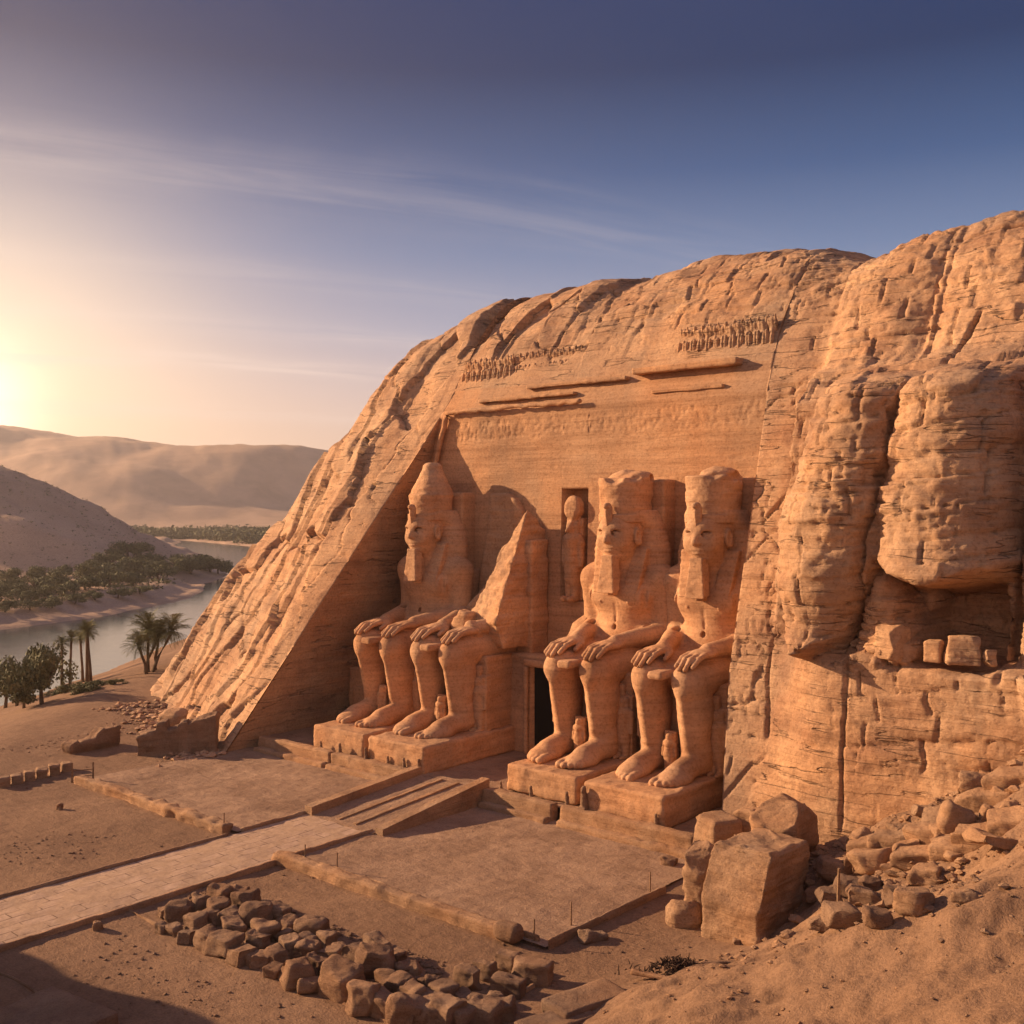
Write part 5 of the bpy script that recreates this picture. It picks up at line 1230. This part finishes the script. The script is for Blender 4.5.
# near shore bushes and palms
def frond(L, droop, seed):
    r_ = np.random.RandomState(seed); V = []; F_ = []; n = 20; sp = []
    for i in range(n+1):
        t = i/n; sp.append(np.array([L*t*(1-.18*t), 0, L*(.45*t-droop*t*t)]))
    for i in range(1, n):
        t = i/n; w = L*.22*math.sin(math.pi*min(1, t*1.0+.08))**.7
        for sg in (-1, 1):
            a = sp[i]; dirv = np.array([.55, sg*.9, -.25+r_.normal(0, .1)]); tipp = a+dirv*w*r_.uniform(.8, 1.1); k = len(V)
            V += [a, a+np.array([.05*L/3, 0, .0]), tipp, tipp]; V[-1] = tipp-np.array([.015, 0, 0]); F_.append((k, k+1, k+2, k+3))
    for i in range(n):
        k = len(V); V += [sp[i]+np.array([0,-.02,0]), sp[i+1]+np.array([0,-.02,0]), sp[i+1]+np.array([0,.02,0]), sp[i]+np.array([0,.02,0])]; F_.append((k, k+1, k+2, k+3))
    return np.array(V), np.array(F_)
def palm_crown(seed, L=2.6, n=54):
    r_ = np.random.RandomState(seed); V, F_, b = [], [], 0
    for i in range(n):
        el = r_.uniform(-.75, 1.15); v, f = frond(L*r_.uniform(.85, 1.1), .45+.25*r_.rand(), seed*50+i)
        Rm = np.array(Matrix.Rotation(r_.uniform(0, 6.28), 3, 'Z') @ Matrix.Rotation(-el, 3, 'Y')); V.append(v@Rm.T); F_.append(f+b); b += len(v)
    return mesh('crown', np.concatenate(V), np.concatenate(F_), M_PALM, False)
PC = [palm_crown(s) for s in range(3)]
def palm(px, py, h, i, label, group, lean=(0, 0), s=1.0, z0=-5.5):
    p = hit(px, py); z = p.z; r_ = empty('palm_tree', (p.x, p.y, z), label, 'palm tree', group, i*.9); h *= .8
    m = MB(); top = Vector((lean[0], lean[1], h)); m.tube([(0,0,-.4), top*.35+Vector((-lean[0]*.12, 0, 0)), top*.7, top], [.26, .19, .17, .19], 7)
    link('trunk', m.mesh('trunk', M_BARK, True), r_); link('crown', PC[i % 3], r_, top).scale = (s, s, s)
P_ = [(62,684,8.0,'slim palm, left one of the pair by the water',(0,0),.72),(70,682,8.6,'slim palm, right one of the pair by the water',(.2,0),.75),(83,680,8.0,'palm at the left of the tight group of three',(-.3,.2),.75),(87,684,8.6,'middle palm of the tight group of three',(0,0),.8),(91,681,8.0,'palm at the right of the tight group of three',(.4,.2),.75),
      (145,670,5.4,'short leaning palm at the left of the dense clump by the cliff',(-2.0,-1.0),1.35),(148,670,6.6,'central tall palm of the dense clump by the cliff',(0,0),1.4),(152,670,6.4,'palm leaning right in the dense clump by the cliff',(1.9,1.6),1.35),(147,672,4.2,'lowest palm of the dense clump by the cliff',(-1.0,.6),1.2),(156,668,5.0,'far right palm of the dense clump by the cliff',(2.2,1.8),1.15)]
for i, (px, py, h, lab, ln, s) in enumerate(P_): palm(px, py, h, i, lab, 'palms on the near river bank', ln, s)
NB = [(5,706,1.15,1.3,'bushy tree at the left frame edge on the near bank'),(17,704,1.0,1.5,'leafy tree behind the left frame bush'),(30,700,1.2,1.7,'tallest leafy tree of the near left clump'),(42,702,1.1,1.3,'leafy tree at the right of the near left clump'),(24,706,.8,1.0,'low bush in front of the near left clump')]
for i, (px, py, s, sz, lab) in enumerate(NB):
    p = hit(px, py); tree(p.x, p.y, s*.66, i+1, lab, 'leafy trees on the near bank', 3.4, sz)
for i, (px, py, s, lab) in enumerate(((78, 690, .42, 'low shrub under the three palms'), (66, 691, .36, 'low shrub under the palm pair'), (92, 688, .34, 'low shrub right of the three palms'), (55, 693, .3, 'small shrub left of the palm pair'), (117, 682, .22, 'tiny shrub alone on the bank'), (100, 684, .25, 'tiny shrub between palms and dense clump'))):
    p = hit(px, py); z = p.z
    link('shrub', CR[i % 4], None, (p.x, p.y, z+.9*s), (0, 0, i), label=lab, category='shrub', group='low shrubs on the near bank').scale = (s, s, s*.7)
# far woods beyond the river bend read as one mass
def woods():
    r_ = np.random.RandomState(3); V, F_ = [], []; pts = []
    for i in range(5200):
        px = r_.uniform(100, 300); d = 1070+r_.rand()**1.5*480 if r_.rand() < .75 else r_.uniform(900, 1060); lat = (px-512)/F_PX*d
        if d < 1062:
            Rb = np.interp(d, RIV[:,0], RIV[:,2])
            if lat < Rb+12: continue
        x, y = camxy(lat, d); pts.append((x, y, d))
    pts = np.array(pts); f = fbm(pts[:,0]/90, pts[:,1]/90, 0, 3, 5); near = pts[:,2] < 1250
    keep = (f > .0) | near; pts = pts[keep]; z = gz(pts[:,0], pts[:,1])
    for (x, y, d), zz in zip(pts, z):
        s = r_.uniform(2.5, 6.0)
        for q in range(16):
            c = np.array([x, y, zz+s*.7])+r_.normal(size=3)*s*np.array([.5,.5,.38]); a = r_.normal(size=3); b_ = r_.normal(size=3); w = s*.34; k = len(V)
            V += [c-a*w*.6, c+b_*w*.6, c+a*w*.6, c-b_*w*.6]; F_.append((k, k+1, k+2, k+3))
    link('far_woods', mesh('far_woods', np.array(V), np.array(F_), M_LEAF, False), kind='stuff')
woods()
# small scrub at the foot of the far hill
def scrub():
    r_ = np.random.RandomState(9); V, F_ = [], []; n = 0
    while n < 1500:
        px = r_.uniform(-30, 200); d = r_.uniform(300, 560); lat = (px-512)/F_PX*d; L = np.interp(d, RIV[:,0], RIV[:,1])
        if lat > L-14: continue
        n += 1; x, y = camxy(lat, d); zz = g1(x, y); s = r_.uniform(.4, 1.3)*(1.4 if d < 400 else .6)
        for q in range(9):
            c = np.array([x, y, zz+s*.4])+r_.normal(size=3)*s*np.array([.6,.6,.3]); a = r_.normal(size=3); b_ = r_.normal(size=3); w = s*.35; k = len(V)
            V += [c-a*w*.6, c+b_*w*.6, c+a*w*.6, c-b_*w*.6]; F_.append((k, k+1, k+2, k+3))
    link('scrub', mesh('scrub', np.array(V), np.array(F_), M_LEAF, False), kind='stuff')
scrub()
# ------------------------------------------------------------------ air
hz = MB(); hz.box((-900, 1100, 120), (4300, 4300, 150)); hm = bpy.data.materials.new('haze'); hm.use_nodes = True; nt = hm.node_tree; nt.nodes.clear()
o_ = nt.nodes.new('ShaderNodeOutputMaterial'); pv = nt.nodes.new('ShaderNodeVolumePrincipled'); nt.links.new(pv.outputs[0], o_.inputs['Volume'])
pv.inputs['Density'].default_value = .00015; pv.inputs['Color'].default_value = (.95, .84, .80, 1); pv.inputs['Anisotropy'].default_value = .55
link('haze', hz.mesh('haze', hm), kind='stuff')
for o in sc.objects:
    if 'category' in o and 'kind' not in o: o['kind'] = 'thing'
